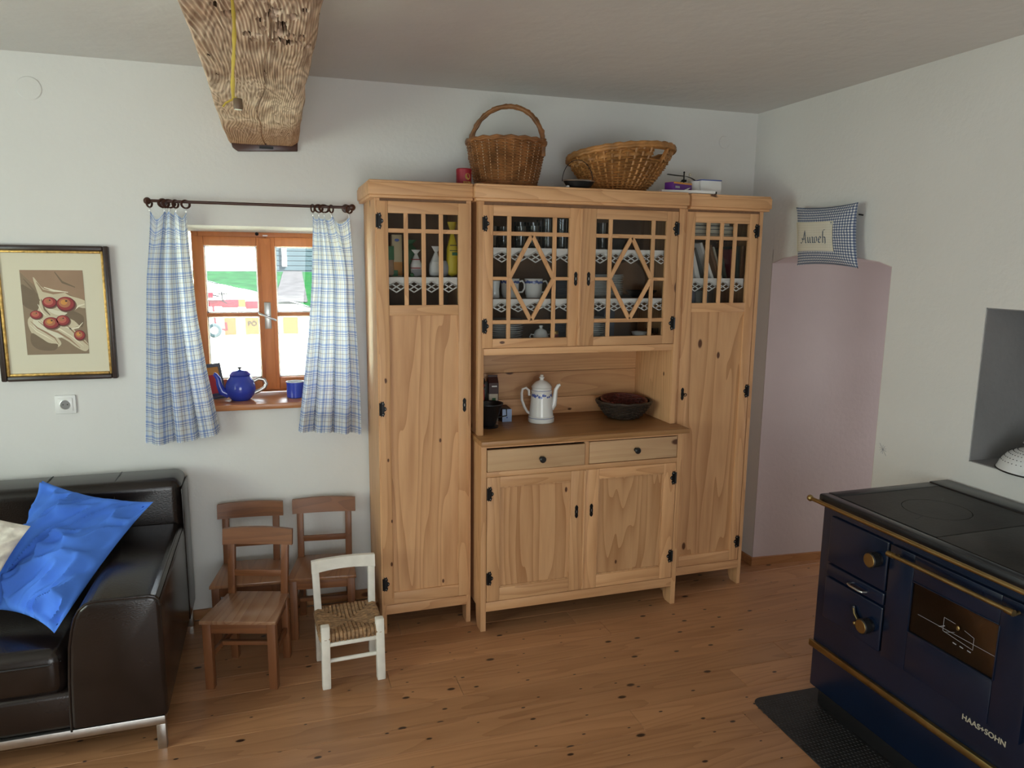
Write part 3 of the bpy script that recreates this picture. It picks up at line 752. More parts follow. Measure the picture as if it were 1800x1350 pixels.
lace(-1.6305, -.7395, 1.781, -.392, 11, .018, .046, 'white crochet edging on the hutch shelf under the drinking glasses')
lace(-1.6305, -.7395, 1.550, -.392, 11, .016, .042, 'white crochet edging on the hutch shelf under the mugs')

# ================================================================== SOFA
so = thing('sofa', 'dark brown leather sofa on a steel frame under the framed picture', 'sofa', (-4.0, -.55, 0))
SX0, SX1, SY0 = -4.95, -2.992, -1.0
m = MB(); m.box(SX0 + .02, SX1 - .012, SY0 + .012, -.06, .125, .262, .02, seg=3); m.build('base', 'leather', so)
m = MB(); m.box(SX0, SX1 - .004, -.262, -.035, .13, .775, .045, seg=5); bk = m.build('backrest', 'leather', so)
for px, py in ((207, 824), (83, 834)):
    x = at(px, py, 'y', -.15).x
    m = MB(); m.tube([(x, -.264, .45), (x, -.2645, .70), (x, -.254, .748), (x, -.22, .773), (x, -.12, .777), (x, -.07, .774)], .0026, 6); m.build('seam', 'black', bk)
def arm(sgn, xo):
    pr = [(0, .125), (0, .545), (.004, .563), (.016, .576), (.035, .582), (.20, .584), (.228, .578), (.250, .560), (.265, .533), (.277, .49), (.288, .43), (.298, .30), (.302, .21), (.304, .125)]
    pts = [(xo - sgn * a, b) for a, b in pr]
    m = MB(); m.prism(pts, 'y', SY0, -.258, .016, seg=3); a = m.build('arm', 'leather', so, angle=50)
    m = MB(); m.tube([(xo - sgn * (.003 + p[0] * .985), SY0 + .006, p[1] - .004) for p in pr[1:]], .0045, 8); m.build('piping', 'leather', a)
arm(1, SX1); arm(-1, SX0)
m = MB(); m.box(SX1 - .004, SX1 + .002, -.27, -.06, .13, .735, .002); m.build('back_side', 'leather', so)
def cushion_box(x0, x1):
    m = MB(); m.box(x0, x1, SY0 + .012, -.26, .248, .415, .045, seg=5)
    for v_ in m.b.verts:
        if v_.co.z > .33:
            a = (v_.co.x - x0) / (x1 - x0); b = (v_.co.y - SY0) / (-.26 - SY0); v_.co.z += .02 * math.sin(max(0, min(1, a)) * PI) * math.sin(max(0, min(1, b)) * PI)
    c = m.build('seat_cushion', 'leather', so, angle=60)
    q = MB(); q.tube([(x0 + .04, SY0 + .010, .372), (x1 - .045, SY0 + .010, .372), (x1 - .012, SY0 + .03, .372)], .003, 6); q.build('seam', 'black', c)
cushion_box(-3.968, -3.302); cushion_box(-4.64, -3.972)
m = MB(); zt, zb = .126, .094
m.box(SX0 + .03, SX1 - .012, SY0 + .004, SY0 + .034, zb, zt, .002); m.box(SX0 + .03, SX1 - .012, -.075, -.045, zb, zt, .002)
m.box(SX0 + .03, SX0 + .06, SY0 + .034, -.075, zb, zt, .002); m.box(SX1 - .042, SX1 - .012, SY0 + .034, -.075, zb, zt, .002)
m.build('steel_frame', 'steel', so)
for x in (SX0 + .03, SX1 - .042):
    for y in (SY0 + .004, -.075): MB().box(x, x + .03, y, y + .03, 0, zb + .001, .002).build('leg', 'steel', so)

# ------------------------------------------------------------------ cushions
def cushion(name, c00, c10, c11, c01, thick, mat, label, cat='cushion', n=34, pinch=.07, wr=.012, seed=0., size=None, back=1.0, squash=None):
    """closed pillow spanned by four corner points"""
    c00, c10, c11, c01 = map(V, (c00, c10, c11, c01)); nrm = (c10 - c00).cross(c01 - c00).normalized()
    wu, wv = size or ((c10 - c00).length, (c01 - c00).length)
    def surf(sgn):
        def f(u, v):
            a, b = 2 * u - 1, 2 * v - 1
            a2 = a * (1 - pinch * (1 - b * b)); b2 = b * (1 - pinch * (1 - a * a))
            uu, vv = (a2 + 1) / 2, (b2 + 1) / 2
            p = (c00 * (1 - uu) + c10 * uu) * (1 - vv) + (c01 * (1 - uu) + c11 * uu) * vv
            e = max(0, (1 - abs(a) ** 2.6)) ** .62 * max(0, (1 - abs(b) ** 2.6)) ** .62
            k = e * thick
            ed = min(1, (1 - abs(a)) * 9, (1 - abs(b)) * 9)
            w = wr * ed * (1.25 * (1 - 2 * abs(fnoise((a - b) * 1.5 + seed + .5 * fnoise(a * 2, b * 2, seed), (a + b) * .6, seed))) ** 3 + .7 * max(0, 1 - 3 * abs(fnoise((a - b) * 3.2 + seed * 2 + .6 * fnoise(a * 2, b * 2, 3 + seed), (a + b) * 1.1, seed))) ** 1.5 - .8)
            return p + nrm * sgn * (k * (1 if sgn > 0 else back) + (w if sgn > 0 else 0))
        return f
    m = MB(); uvf = lambda u, v: (u * wu, v * wv)
    m.grid(surf(1), n, n, uv=uvf); m.grid(surf(-1), n, n, uv=uvf)
    cc = (c00 + c10 + c11 + c01) / 4
    o = m.build(name, mat, base=cc, weld=.0002, angle=70)
    return tag(o, label, cat) if label else o
T_, R_, B_ = V((-3.504, -.30, .822)), V((-3.086, -.40, .726)), V((-3.328, -.958, .468))
L_ = at(-30, 1072, 'z', .475)
cushion('cushion', L_, B_, R_, T_, .085, 'blue_cloth', 'plain blue cotton cushion leaning in the corner of the leather sofa', seed=3.3, wr=.034, n=90, back=.45, pinch=.10)
c = at(54, 925, 'y', -.70)
cushion('cushion', at(-150, 1110, 'y', -.88), at(-24, 1050, 'y', -.86), c, at(-95, 880, 'y', -.64), .036, 'cream_cloth', 'cream patterned cushion beside the blue cushion on the leather sofa', seed=8.1, n=40)

# ================================================================== LITTLE CHAIRS
def brown_chair(label, loc, rz, seat_mat='seat'):
    r = thing('child_chair', label, 'chair', (0, 0, 0), 'small brown wooden chairs')
    m = MB(); q = [(-.152, -.150), (.152, -.150), (.128, .125), (-.128, .125)]
    m.prism(q, 'z', .286, .301, .003); m.build('seat', seat_mat, r)
    for s in (-1, 1):
        m = MB(); m.bar((s * .128, -.122, 0), (s * .128, -.124, .287), .034, .034, .003, up=(0, 1, 0)); m.build('leg', 'brown', r)
        m = MB(); m.bar((s * .112, .118, 0), (s * .112, .108, .29), .030, .032, .003, up=(0, 1, 0)); m.bar((s * .112, .108, .28), (s * .114, .146, .560), .030, .022, .003, up=(0, 1, 0)); m.build('leg', 'brown', r)
        m = MB(); m.bar((s * .122, -.11, .262), (s * .112, .10, .262), .016, .045, .002, up=(0, 0, 1)); m.build('apron', 'brown', r)
        m = MB(); m.bar((s * .126, -.11, .135), (s * .113, .105, .135), .016, .022, .002); m.build('stretcher', 'brown', r)
    m = MB(); m.box(-.118, .118, -.133, -.115, .240, .287, .002); m.build('apron', 'brown_h', r)
    m = MB(); m.box(-.108, .108, .100, .114, .240, .287, .002); m.build('apron', 'brown_h', r)
    m = MB(); m.box(-.120, .120, -.02, 0, .128, .146, .002); m.build('stretcher', 'brown_h', r)
    m = MB()                                            # curved top rail
    def rail(u, v):
        x = -.148 + .296 * u; k = v * 4; a = (x / .148)
        yb = .132 - .010 * a * a
        top = .584 - .006 * a * a
        c = [(0, .512), (0, top), (.017, top), (.017, .512)][int(round(k)) % 4]
        return V((x, yb + c[0] + (c[1] - .51) * .14, c[1]))
    m.grid(rail, 14, 4, cv=True)
    g = [v for v in m.b.verts if abs(v.co.x + .148) < 1e-5]; h = [v for v in m.b.verts if abs(v.co.x - .148) < 1e-5]
    m.b.faces.new(g); m.b.faces.new(list(reversed(h)))
    m.build('top_rail', 'brown_h', r, angle=40)
    m = MB(); m.box(-.100, .100, .112, .126, .375, .402, .002); m.build('back_rail', 'brown_h', r)
    r.location = loc; r.rotation_euler = (0, 0, rz)
    return r
brown_chair('small brown wooden chair with a pale worn seat standing in front of two others', (-2.726, -.560, 0), math.radians(-17), 'seat_worn')
brown_chair('small brown wooden chair against the wall between sofa and another small chair', (-2.737, -.20, 0), math.radians(-5), 'seat')
brown_chair('small brown wooden chair against the wall beside the tall cupboard, behind the white chair', (-2.405, -.225, 0), math.radians(-7))

# white rush-seated chair
r = thing('rush_chair', 'small white painted chair with a woven rush seat', 'chair', (0, 0, 0))
for s in (-1, 1):
    m = MB(); m.bar((s * .111, -.122, 0), (s * .109, -.117, .268), .034, .034, .004, up=(0, 1, 0)); m.build('leg', 'white_paint', r)
    m = MB(); m.bar((s * .114, .108, 0), (s * .114, .105, .20), .030, .028, .003, up=(0, 1, 0)); m.bar((s * .114, .105, .19), (s * .120, .135, .442), .030, .024, .003, up=(0, 1, 0)); m.build('leg', 'white_paint', r)
m = MB()
def trl(u, v):
    x = -.135 + .27 * u; a = x / .135; c = [(0, .392), (0, .446), (.02, .446), (.02, .392)][int(round(v * 4)) % 4]
    return V((x, .120 + c[0] + (c[1] - .39) * .1 - .006 * a * a, c[1] + (.010 * (1 - a * a) if c[1] < .4 else .004 * (1 - a * a))))
m.grid(trl, 12, 4, cv=True)
g = [v for v in m.b.verts if abs(v.co.x + .135) < 1e-5]; h = [v for v in m.b.verts if abs(v.co.x - .135) < 1e-5]
m.b.faces.new(g); m.b.faces.new(list(reversed(h))); m.build('top_rail', 'white_paint', r, angle=40)
for z, y in ((.115, -.12),): MB().tube([(-.10, y, z), (.10, y, z)], .0085, 10).build('stretcher', 'white_paint', r)
MB().tube([(-.104, .106, .09), (.104, .106, .09)], .0085, 10).build('stretcher', 'white_paint', r)
for s in (-1, 1): MB().tube([(s * .111, -.11, .13), (s * .113, .10, .13)], .0085, 10).build('stretcher', 'white_paint', r)
MB().box(-.096, .096, -.132, -.108, .180, .196, .003).build('seat_rail', 'white_paint', r)
# rush: cords laid from each edge towards the centre, mitred on the diagonals
m = MB(); zc = .232; hw, hd = .118, .118
n = 15
for side in range(4):
    for k in range(n):
        f = (k + .5) / n; a = (2 * f - 1)
        L = 1 - abs(a)
        def pt(t, side=side, a=a, L=L):
            # t 0 at the outer edge, 1 at the mitre
            o = 1 - t * L; d = [(a, -o), (o, a), (-a, o), (-o, -a)][side]
            dip = -.016 * (1 - max(abs(d[0]), abs(d[1])) ** 2)
            return V((d[0] * hw, d[1] * hd, zc + dip + .0015 * math.sin(k * 2.1)))
        o0 = pt(0); out = [(0, -1), (1, 0), (0, 1), (-1, 0)][side]
        pts = [o0 + V((-out[0] * .016, -out[1] * .016, -.036)), o0 + V((out[0] * .002, out[1] * .002, -.034)), o0 + V((out[0] * .010, out[1] * .010, -.018)), o0 + V((out[0] * .005, out[1] * .005, -.002))] + [pt(t) for t in (.08, .35, .7, 1.0)]
        m.tube(pts, .0086, 6)
m.box(-hw, hw, -hd, hd, zc - .034, zc - .020)
o = m.build('seat', 'rush', r); o['kind'] = 'stuff'
r.location = (-2.333, -.652, 0); r.rotation_euler = (0, 0, math.radians(2.5))

# ================================================================== CURTAINS
rd = thing('curtain_rod', 'dark wooden curtain rod with round ends above the window', 'curtain rod', (-2.65, -.09, 1.957))
MB().tube([(-3.068, -.09, 1.958), (-2.226, -.09, 1.956)], .0065, 12).build('rod', 'dark_wood', rd)
for x in (-3.075, -2.220): MB().sphere((x, -.09, 1.957), .0155, n=16).build('finial', 'dark_wood', rd)
for x in (-3.028, -2.240):
    m = MB(); m.tube([(x, 0, 1.957), (x, -.086, 1.957)], .006, 10); m.lathe([(0, .012), (.016, .010), (.02, 0), (0, -.001)], (x, 0, 1.957), 16, rot=Matrix.Rotation(PI / 2, 3, 'X')); m.build('bracket', 'dark_wood', rd)
def ring(x, tilt, label):
    r_ = thing('curtain_ring', label, 'curtain ring', (x, -.09, 1.945), 'rings on the curtain rod')
    m = MB(); m.tube([(x + tilt * math.cos(k / 20 * 2 * PI) * .0, -.09 + .0165 * math.cos(k / 20 * 2 * PI), 1.9475 + .0165 * math.sin(k / 20 * 2 * PI)) for k in range(20)], .0036, 8, closed=True)
    for v_ in m.b.verts: v_.co.x += (v_.co.y + .09) * tilt
    m.build('hoop', 'dark_wood', r_)
    MB().box(x - .003, x + .003, -.093, -.087, 1.913, 1.930, .001).build('clip', 'steel', r_)
LX = [-3.068, -3.012, -2.992, -2.966, -2.926]; RX = [-2.396, -2.370, -2.346, -2.314, -2.234]
ORD = ['first', 'second', 'third', 'fourth', 'fifth', 'sixth', 'seventh', 'eighth', 'ninth', 'tenth', 'eleventh', 'twelfth']
for i, x in enumerate(LX + RX):
    k = i if i < 5 else 9 - i
    ring(x, [.5, 1.1, 1.3, .6, .9][i % 5], 'dark wooden curtain ring, ' + ORD[k] + ' from the rod end nearest the ' + ('framed picture' if i < 5 else 'tall cupboard'))

def curtain(left_fn, right_fn, ringx, folds, amp, phase, label, zb, cloth_w):
    """hanging cloth; left_fn/right_fn(v) give the edge x at height fraction v (0 top, 1 hem)"""
    n = len(ringx)
    def f(u, v):
        a, b = left_fn(v), right_fn(v)
        k = u * (n - 1); i = min(int(k), n - 2); t = k - i
        xt = ringx[i] * (1 - t) + ringx[i + 1] * t
        xs = a + (b - a) * u
        w = max(0, 1 - v * 3.2) ** 1.5
        x = xt * w + xs * (1 - w)
        sag = .022 * math.sin(PI * t) * max(0, 1 - v * 6) * min(1.6, (ringx[i + 1] - ringx[i]) / .035)
        A = amp * (.45 + .75 * min(1, v * 1.6))
        ph = phase + .5 * math.sin(v * 2.2 + u * 3)
        y = -.090 + A * math.sin(u * folds * 2 * PI + ph) + .35 * A * math.sin(u * folds * 4.3 * PI + 1.3 + v)
        x += .45 * A * math.cos(u * folds * 2 * PI + ph) * (1 - abs(2 * u - 1) ** 4)
        z = 1.917 - v * (1.917 - zb(u)) - sag
        return V((x, min(y, -.052), z))
    m = MB(); m.grid(f, 130, 70, uv=lambda u, v: (u * cloth_w, v * 1.03))
    o = m.build('curtain', 'curtain', base=((ringx[0] + ringx[-1]) / 2, -.09, .9), angle=80, recalc=True)
    return tag(o, label, 'curtain', 'checked curtains')
lerp = lambda pts: (lambda v: next((a[1] + (b[1] - a[1]) * (v - a[0]) / (b[0] - a[0]) for a, b in zip(pts, pts[1:]) if v <= b[0] + 1e-9), pts[-1][1]))
def ex(pts): return lerp([(v, at(px, 372 + v * 395, 'y', -.09).x) for v, px in pts])
curtain(ex([(0, 257), (.25, 256), (.6, 254), (1, 253)]), ex([(0, 328), (.2, 334), (.45, 345), (.7, 362), (1, 387)]), LX, 3.2, .024, .4, 'blue and white checked curtain hanging beside the framed picture', lambda u: .898 + .034 * u ** 3, .62)
curtain(ex([(0, 547), (.3, 548), (.55, 542), (.8, 533), (1, 525)]), ex([(0, 619), (.4, 623), (.8, 632), (1, 634)]), RX, 3.4, .022, 2.6, 'blue and white checked curtain hanging beside the tall cupboard', lambda u: .918 - .028 * u, .60)

# ------------------------------------------------------------------ window sill things
tp = thing('teapot', 'round blue enamel teapot on the window sill', 'teapot', (-2.749, .085, 1.05))
c = V((-2.749, .085, 1.05)); m = MB()
m.lathe([(0, .001), (.040, 0), (.046, .006), (.061, .024), (.0695, .050), (.068, .074), (.058, .098), (.048, .110), (.046, .117), (.050, .121), (.046, .122), (.042, .116), (0, .115)], c, 36); m.build('body', 'enamel_blue', tp)
m = MB(); m.lathe([(.050, .1215), (.051, .1235), (.046, .126), (.036, .138), (.020, .145), (0, .147)], c, 32); ld = m.build('lid', 'enamel_blue', tp)
m = MB(); m.lathe([(.004, .146), (.004, .150), (.010, .153), (.010, .158), (0, .161)], c, 16); m.build('knob', 'iron', ld)
m = MB(); m.tube([c + V(p) for p in ((-.052, -.004, .030), (-.082, -.006, .044), (-.094, -.008, .080), (-.097, -.008, .108), (-.108, -.008, .126), (-.116, -.008, .130))], [.021, .019, .014, .012, .010, .009], 14); m.build('spout', 'enamel_blue', tp)
m = MB(); m.tube([c + V(p) for p in ((.060, 0, .088), (.085, 0, .100), (.108, 0, .094), (.118, 0, .074), (.110, 0, .056), (.088, 0, .042), (.064, 0, .032))], .0075, 10, flat=(.7, 1.2)); m.build('handle', 'steel', tp)
mg = thing('enamel_mug', 'blue enamel mug with a white inside on the window sill', 'mug', (-2.497, .09, 1.05))
c = V((-2.497, .09, 1.05)); m = MB()
m.lathe([(0, 0), (.037, 0), (.041, .004), (.042, .076), (.0445, .078)], c, 32); m.build('body', 'enamel_blue', mg)
m = MB(); m.lathe([(.0445, .078), (.0435, .0795), (.0405, .078), (.039, .006), (0, .005)], c, 32); m.build('lining', 'enamel_white', mg)
m = MB(); m.tube([c + V(p) for p in ((.040, 0, .065), (.064, 0, .062), (.070, 0, .042), (.060, 0, .022), (.040, 0, .016))], .005, 8); m.build('handle', 'enamel_blue', mg)
pf = thing('photo_frame', 'small grey picture frame standing behind the blue teapot', 'photo frame', (-2.86, .16, 1.05))
m = MB(); fr = Matrix.Translation((-2.866, .165, 1.053)) @ Matrix.Rotation(math.radians(38), 4, 'Z') @ Matrix.Rotation(math.radians(-14), 4, 'X')
for a in ((-.055, -.040, 0, .165), (.040, .055, 0, .165), (-.055, .055, 0, .018), (-.055, .055, .147, .165)): m.box(a[0], a[1], -.006, .006, a[2], a[3], .002)
m.move(fr).build('frame', 'blue_grey', pf)
m = MB(); m.box(-.041, .041, -.002, .002, .017, .148); m.move(fr).build('photo', 'orange_pack', pf)
m = MB(); m.box(-.041, .041, -.0028, -.0022, .017, .075); m.box(-.02, .02, -.0034, -.0028, .06, .11); m.move(fr).build('photo_figure', 'red_pack', pf)
m = MB(); m.box(-.05, .07, -.02, .03, -.002, .008, .002); m.move(Matrix.Translation((-2.866, .150, 1.0525)) @ Matrix.Rotation(math.radians(38), 4, 'Z')).build('stand', 'blue_grey', pf)

# ------------------------------------------------------------------ picture, socket
pc = thing('framed_picture', 'framed print of red apples on cloth with a cream mount on the wall', 'picture', (-3.472, -.01, 1.191))
x0, x1, z0, z1 = -3.693, -3.250, 1.191, 1.7655
def frame_ring(m, a0, a1, b0, b1, t, y0, y1, bev): 
    m.box(a0, a0 + t, y0, y1, b0, b1, bev); m.box(a1 - t, a1, y0, y1, b0, b1, bev); m.box(a0 + t, a1 - t, y0, y1, b0, b0 + t, bev); m.box(a0 + t, a1 - t, y0, y1, b1 - t, b1, bev)
m = MB(); frame_ring(m, x0, x1, z0, z1, .022, -.034, -.002, .006); m.build('frame', 'frame_dark', pc)
m = MB(); frame_ring(m, x0 + .021, x1 - .021, z0 + .021, z1 - .021, .011, -.028, -.004, .004); m.build('gilt_slip', 'gold', pc)
MB().box(x0 + .028, x1 - .028, -.016, -.012, z0 + .028, z1 - .028).build('mount', 'mount', pc)
px0, px1, pz0, pz1 = -3.591, -3.357, 1.303, 1.662
pr_ = MB().box(px0, px1, -.0175, -.0158, pz0, pz1).build('print', 'print_ground', pc)
def PP(u, v): return (px0 + (px1 - px0) * u, pz0 + (pz1 - pz0) * v)
def blob(pts, y, mat, name):
    # smooth closed outline through the points
    n = len(pts); out = []
    for i in range(n):
        p0, p1, p2, p3 = [V(pts[(i + k) % n]) for k in (-1, 0, 1, 2)]
        for t in (0, .25, .5, .75):
            q = .5 * ((2 * p1) + (p2 - p0) * t + (2 * p0 - 5 * p1 + 4 * p2 - p3) * t * t + (-p0 + 3 * p1 - 3 * p2 + p3) * t ** 3)
            out.append(PP(min(1, max(0, q.x)), min(1, max(0, q.y))))
    MB().prism(out, 'y', y - .0001, y).build(name, mat, pr_, smooth=False)
blob([(.0, .98), (.25, .80), (.42, .74), (.75, .72), (1, .62), (1, 1), (0, 1)], -.0177, 'oat', 'printed_shape')
blob([(0, .60), (.25, .52), (.30, .68), (.10, .80), (0, .82)], -.0177, 'shade_print', 'printed_shape')
blob([(.20, .92), (.36, .78), (.62, .76), (.76, .70), (1, .64), (1, .55), (.75, .58), (.60, .50), (.86, .46), (.95, .36), (.78, .30), (1, .12), (.95, .03), (.80, .08), (.66, .16), (.50, .22), (.56, .13), (.46, .08), (.28, .12), (.10, .26), (.06, .42), (.22, .52), (.27, .66)], -.0178, 'cloth_print', 'printed_shape')
blob([(.18, .46), (.30, .36), (.48, .30), (.62, .22), (.50, .20), (.30, .26), (.14, .34)], -.01795, 'mount', 'printed_shape')
blob([(.10, .26), (.24, .20), (.36, .14), (.50, .12), (.44, .05), (.2, .06), (.08, .14)], -.01795, 'shade_print', 'printed_shape')
blob([(.68, .54), (.86, .50), (.96, .44), (.92, .32), (.80, .40), (.66, .46)], -.01795, 'shade_print', 'printed_shape')
blob([(.40, .55), (.56, .52), (.70, .50), (.60, .46), (.44, .50)], -.01805, 'mount', 'printed_shape')
def stroke(pts, w, mat, y=-.01815):
    """tapering printed fold line"""
    n = len(pts); L = []; R = []
    for i, p in enumerate(pts):
        p = V(p); d = (V(pts[min(i + 1, n - 1)]) - V(pts[max(i - 1, 0)])).normalized(); q = V((-d.y, d.x)) * w * math.sin(PI * (i + .35) / (n - .3))
        L.append(p + q); R.append(p - q)
    out = [PP(min(1, max(0, q.x)), min(1, max(0, q.y))) for q in L + R[::-1]]
    MB().prism(out, 'y', y - .0001, y).build('printed_fold', mat, pr_, smooth=False)
for pts, w, mt in (([(.25, .86), (.34, .76), (.50, .73), (.68, .74)], .016, 'oat'), ([(.36, .80), (.52, .76), (.74, .74)], .010, 'fold_light'), ([(.30, .66), (.34, .54), (.42, .47)], .014, 'shade_print'),
                   ([(.24, .60), (.30, .50), (.36, .46)], .010, 'fold_light'), ([(.22, .40), (.36, .31), (.52, .27), (.70, .18), (.86, .07)], .014, 'oat'), ([(.26, .42), (.40, .34), (.56, .30), (.74, .21), (.92, .09)], .009, 'fold_light'),
                   ([(.10, .40), (.20, .32), (.34, .26), (.46, .20), (.52, .12)], .012, 'oat'), ([(.08, .36), (.18, .28), (.32, .22), (.44, .16)], .008, 'fold_light'), ([(.62, .34), (.74, .30), (.86, .32), (.94, .38)], .010, 'fold_light'),
                   ([(.66, .36), (.78, .26), (.92, .16), (1, .10)], .012, 'oat'), ([(.80, .52), (.90, .58), (1, .60)], .010, 'fold_light'), ([(.05, .90), (.20, .76), (.28, .64)], .012, 'shade_print'), ([(.55, .98), (.66, .86), (.86, .80)], .014, 'shade_print')):
    stroke(pts, w, mt)
for (u, v, ru, rv, mt) in ((.43, .62, .12, .066, 0), (.69, .60, .155, .088, 1), (.20, .475, .10, .052, 0), (.62, .405, .115, .065, 0), (.43, .375, .135, .072, 1), (.87, .225, .095, .062, 1)):
    def disc(du, dv, k, y, mat, name='printed_apple'):
        poly = [PP(u + ru * (du + k * math.cos(t * PI / 12)), v + rv * (dv + k * math.sin(t * PI / 12))) for t in range(24)]
        MB().prism(poly, 'y', y - .0001, y).build(name, mat, pr_, smooth=False)
    disc(.10, -.14, 1.02, -.01825, 'shade_print', 'printed_shadow')
    disc(0, 0, 1, -.0184, 'apple_dark'); disc(-.06, .07, .88, -.01855, 'apple'); disc(-.14, .16, .62, -.0187, 'apple2' if mt else 'apple_light'); disc(-.20, .24, .34, -.01885, 'orange_pack' if mt else 'apple2'); disc(.05, .42, .12, -.0190, 'brown_pack', 'printed_stem')
sk = thing('wall_socket', 'white square wall socket under the framed picture', 'socket', (-3.467, -.005, 1.038))
x0, x1, z0, z1 = -3.508, -3.427, 1.039, 1.121; rx = Matrix.Rotation(PI / 2, 3, 'X')
MB().box(x0, x1, -.011, 0, z0, z1, .003).build('plate', 'white', sk)
MB().box(x0 + .012, x1 - .012, -.0145, -.010, z0 + .012, z1 - .012, .003).build('insert', 'white', sk)
cx, cz = (x0 + x1) / 2, (z0 + z1) / 2
m = MB(); m.lathe([(.0215, .0150), (.0195, .0155), (.0185, .0148)], (cx, 0, cz), 32, rot=rx); m.build('collar', 'steel', sk)
m = MB(); m.lathe([(.0188, .0147), (0, .0147)], (cx, 0, cz), 32, rot=rx); m.build('well', 'grey_niche', sk)
for s in (-1, 1): MB().tube([(cx + s * .0085, -.0150, cz), (cx + s * .0085, -.0138, cz)], .0026, 10).build('pin_hole', 'black', sk)

# ------------------------------------------------------------------ ceiling beam
bm = thing('ceiling_beam', 'weathered old timber beam with worm holes running along the ceiling', 'beam', (-2.59, -2.5, 2.22))
holes = []
rg = random.Random(11)
for k in range(46):
    holes.append((rg.gauss(-2.575, .052), -1.66 - .42 * rg.random(), rg.uniform(.008, .015)))
for k in range(14): holes.append((rg.uniform(-2.72, -2.47), rg.uniform(-1.55, -.2), rg.uniform(.003, .006)))
def xl(y): return -2.742 + .004 * math.sin(y * 3.1) + .005 * fnoise(y * 4, 1)
def xr(y): return -2.446 - .012 * (-y / 2.2) + .004 * math.sin(y * 2.3 + 1) + .006 * fnoise(y * 4, 7)
NU, NY = 250, 480
def under(u, v):
    y = -.002 - 2.9 * v
    a, b = xl(y), xr(y); x = a + (b - a) * u
    kx = 1.0 + .8 * fnoise(x * 3, y * 1.3, 2.2)
    ph = (x * 120 + 6.5 * fnoise(x * 4, y * 1.6, .5) + 1.8 * fnoise(x * 11, y * 3.5, 4))
    g = abs((ph % 1) * 2 - 1)
    fade = .35 + .65 * min(1, max(0, (-y - .35) / .7))
    h = -.0030 * g * fade + .004 * fnoise(x * 7, y * 2.2, 9) + .0018 * fnoise(x * 60, y * 12, 3) * fade
    for hx, hy, hr in holes:
        d = math.hypot(x - hx, (y - hy) * .8)
        if d < hr * 1.5: h += .045 * min(1, 2.2 * max(0, 1 - (d / hr) ** 2)) if d < hr else 0
    d = abs(x - (-2.585 + .02 * math.sin(y * 2.6) + .012 * fnoise(y * 3, 3)))          # long drying crack
    if d < .003 and y > -2.0: h += .006
    e = min(u, 1 - u)
    ch = .010 * max(0, 1 - e / .03) ** 2 + (.022 * max(0, (u - .88) / .12) ** 1.5)        # worn right arris
    return V((x, y, 2.224 + h + ch + .010 * (-y / 2.9) * 0))
m = MB(); m.grid(under, NU, NY)
m.b.faces.ensure_lookup_table()
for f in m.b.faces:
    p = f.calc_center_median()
    if p.y < -1.3 and any(abs(p.x - hx) < hr and math.hypot(p.x - hx, (p.y - hy) * .8) < hr * .86 for hx, hy, hr in holes): f.material_index = 1  # shade inside the worm holes is painted on with the second material
b_ = m.build('underside', ['beam', 'pit_shade'], bm, angle=75)
m = MB(); m.box(-2.735, -2.462, -2.9, .0, 2.262, H, 0); m.box(-2.735, -2.462, -5.2, -2.9, 2.226, H, 0); 
for s, f_ in ((-1, xl), (1, xr)):
    m.grid(lambda u, v, f_=f_, s=s: V((f_(-.002 - 2.9 * u), -.002 - 2.9 * u, (2.234 if s < 0 else 2.256) + (H - 2.23) * v)), 80, 2)
m.build('side_faces', 'beam', bm, recalc=False)
m = MB(); m.prism([(-2.735, 2.236), (-2.728, 2.206), (-2.706, 2.190), (-2.450, 2.203), (-2.448, 2.250)], 'y', -.016, 0, .003); eb = m.build('bearing_block', 'dark_wood', bm)
MB().box(-2.615, -2.555, -.0175, -.0150, 2.206, 2.218).build('slot', 'black', bm)
# flypaper hanging from the beam
fp = thing('flypaper', 'yellow flypaper strip with a cardboard tube hanging from the beam', 'flypaper', (-2.633, -2.06, 1.99))
def strip(u, v):
    z = 2.222 - .205 * v; tw = .5 * math.sin(v * 7); w = .0034 + .0006 * math.sin(v * 31)
    return V((-2.634 + .004 * math.sin(v * 5) + (u - .5) * 2 * w * math.cos(tw), -2.06 + (u - .5) * 2 * w * math.sin(tw), z))
m = MB(); m.grid(strip, 2, 40); o = m.build('strip', 'flypaper', fp)
sol = o.modifiers.new('thickness', 'SOLIDIFY'); sol.thickness = .0006
m = MB(); m.lathe([(0, -.010), (.0075, -.010), (.0085, -.007), (.0085, .008), (.0075, .010), (0, .010)], (-2.630, -2.06, 2.008), 16); m.build('tube', 'card', fp)
m = MB(); m.tube([(-2.632, -2.06, 2.020), (-2.642, -2.062, 2.014), (-2.652, -2.062, 2.008), (-2.657, -2.062, 2.001)], .002, 6); m.build('loose_end', 'flypaper', fp)

# ================================================================== KITCHEN STOVE
st = thing('wood_stove', 'dark blue enamelled wood stove with brass rails and a black hotplate', 'stove', (-.32, -1.9, .005))
FXs, BXs, SY, EY = -.622, -.015, -1.434, -2.36
MB().box(-.592, -.03, EY + .02, SY - .02, .0055, .086, .003).build('plinth', 'black', st)
MB().box(FXs, BXs, EY, SY, .084, .822, .008, seg=3).build('body', 'navy', st)
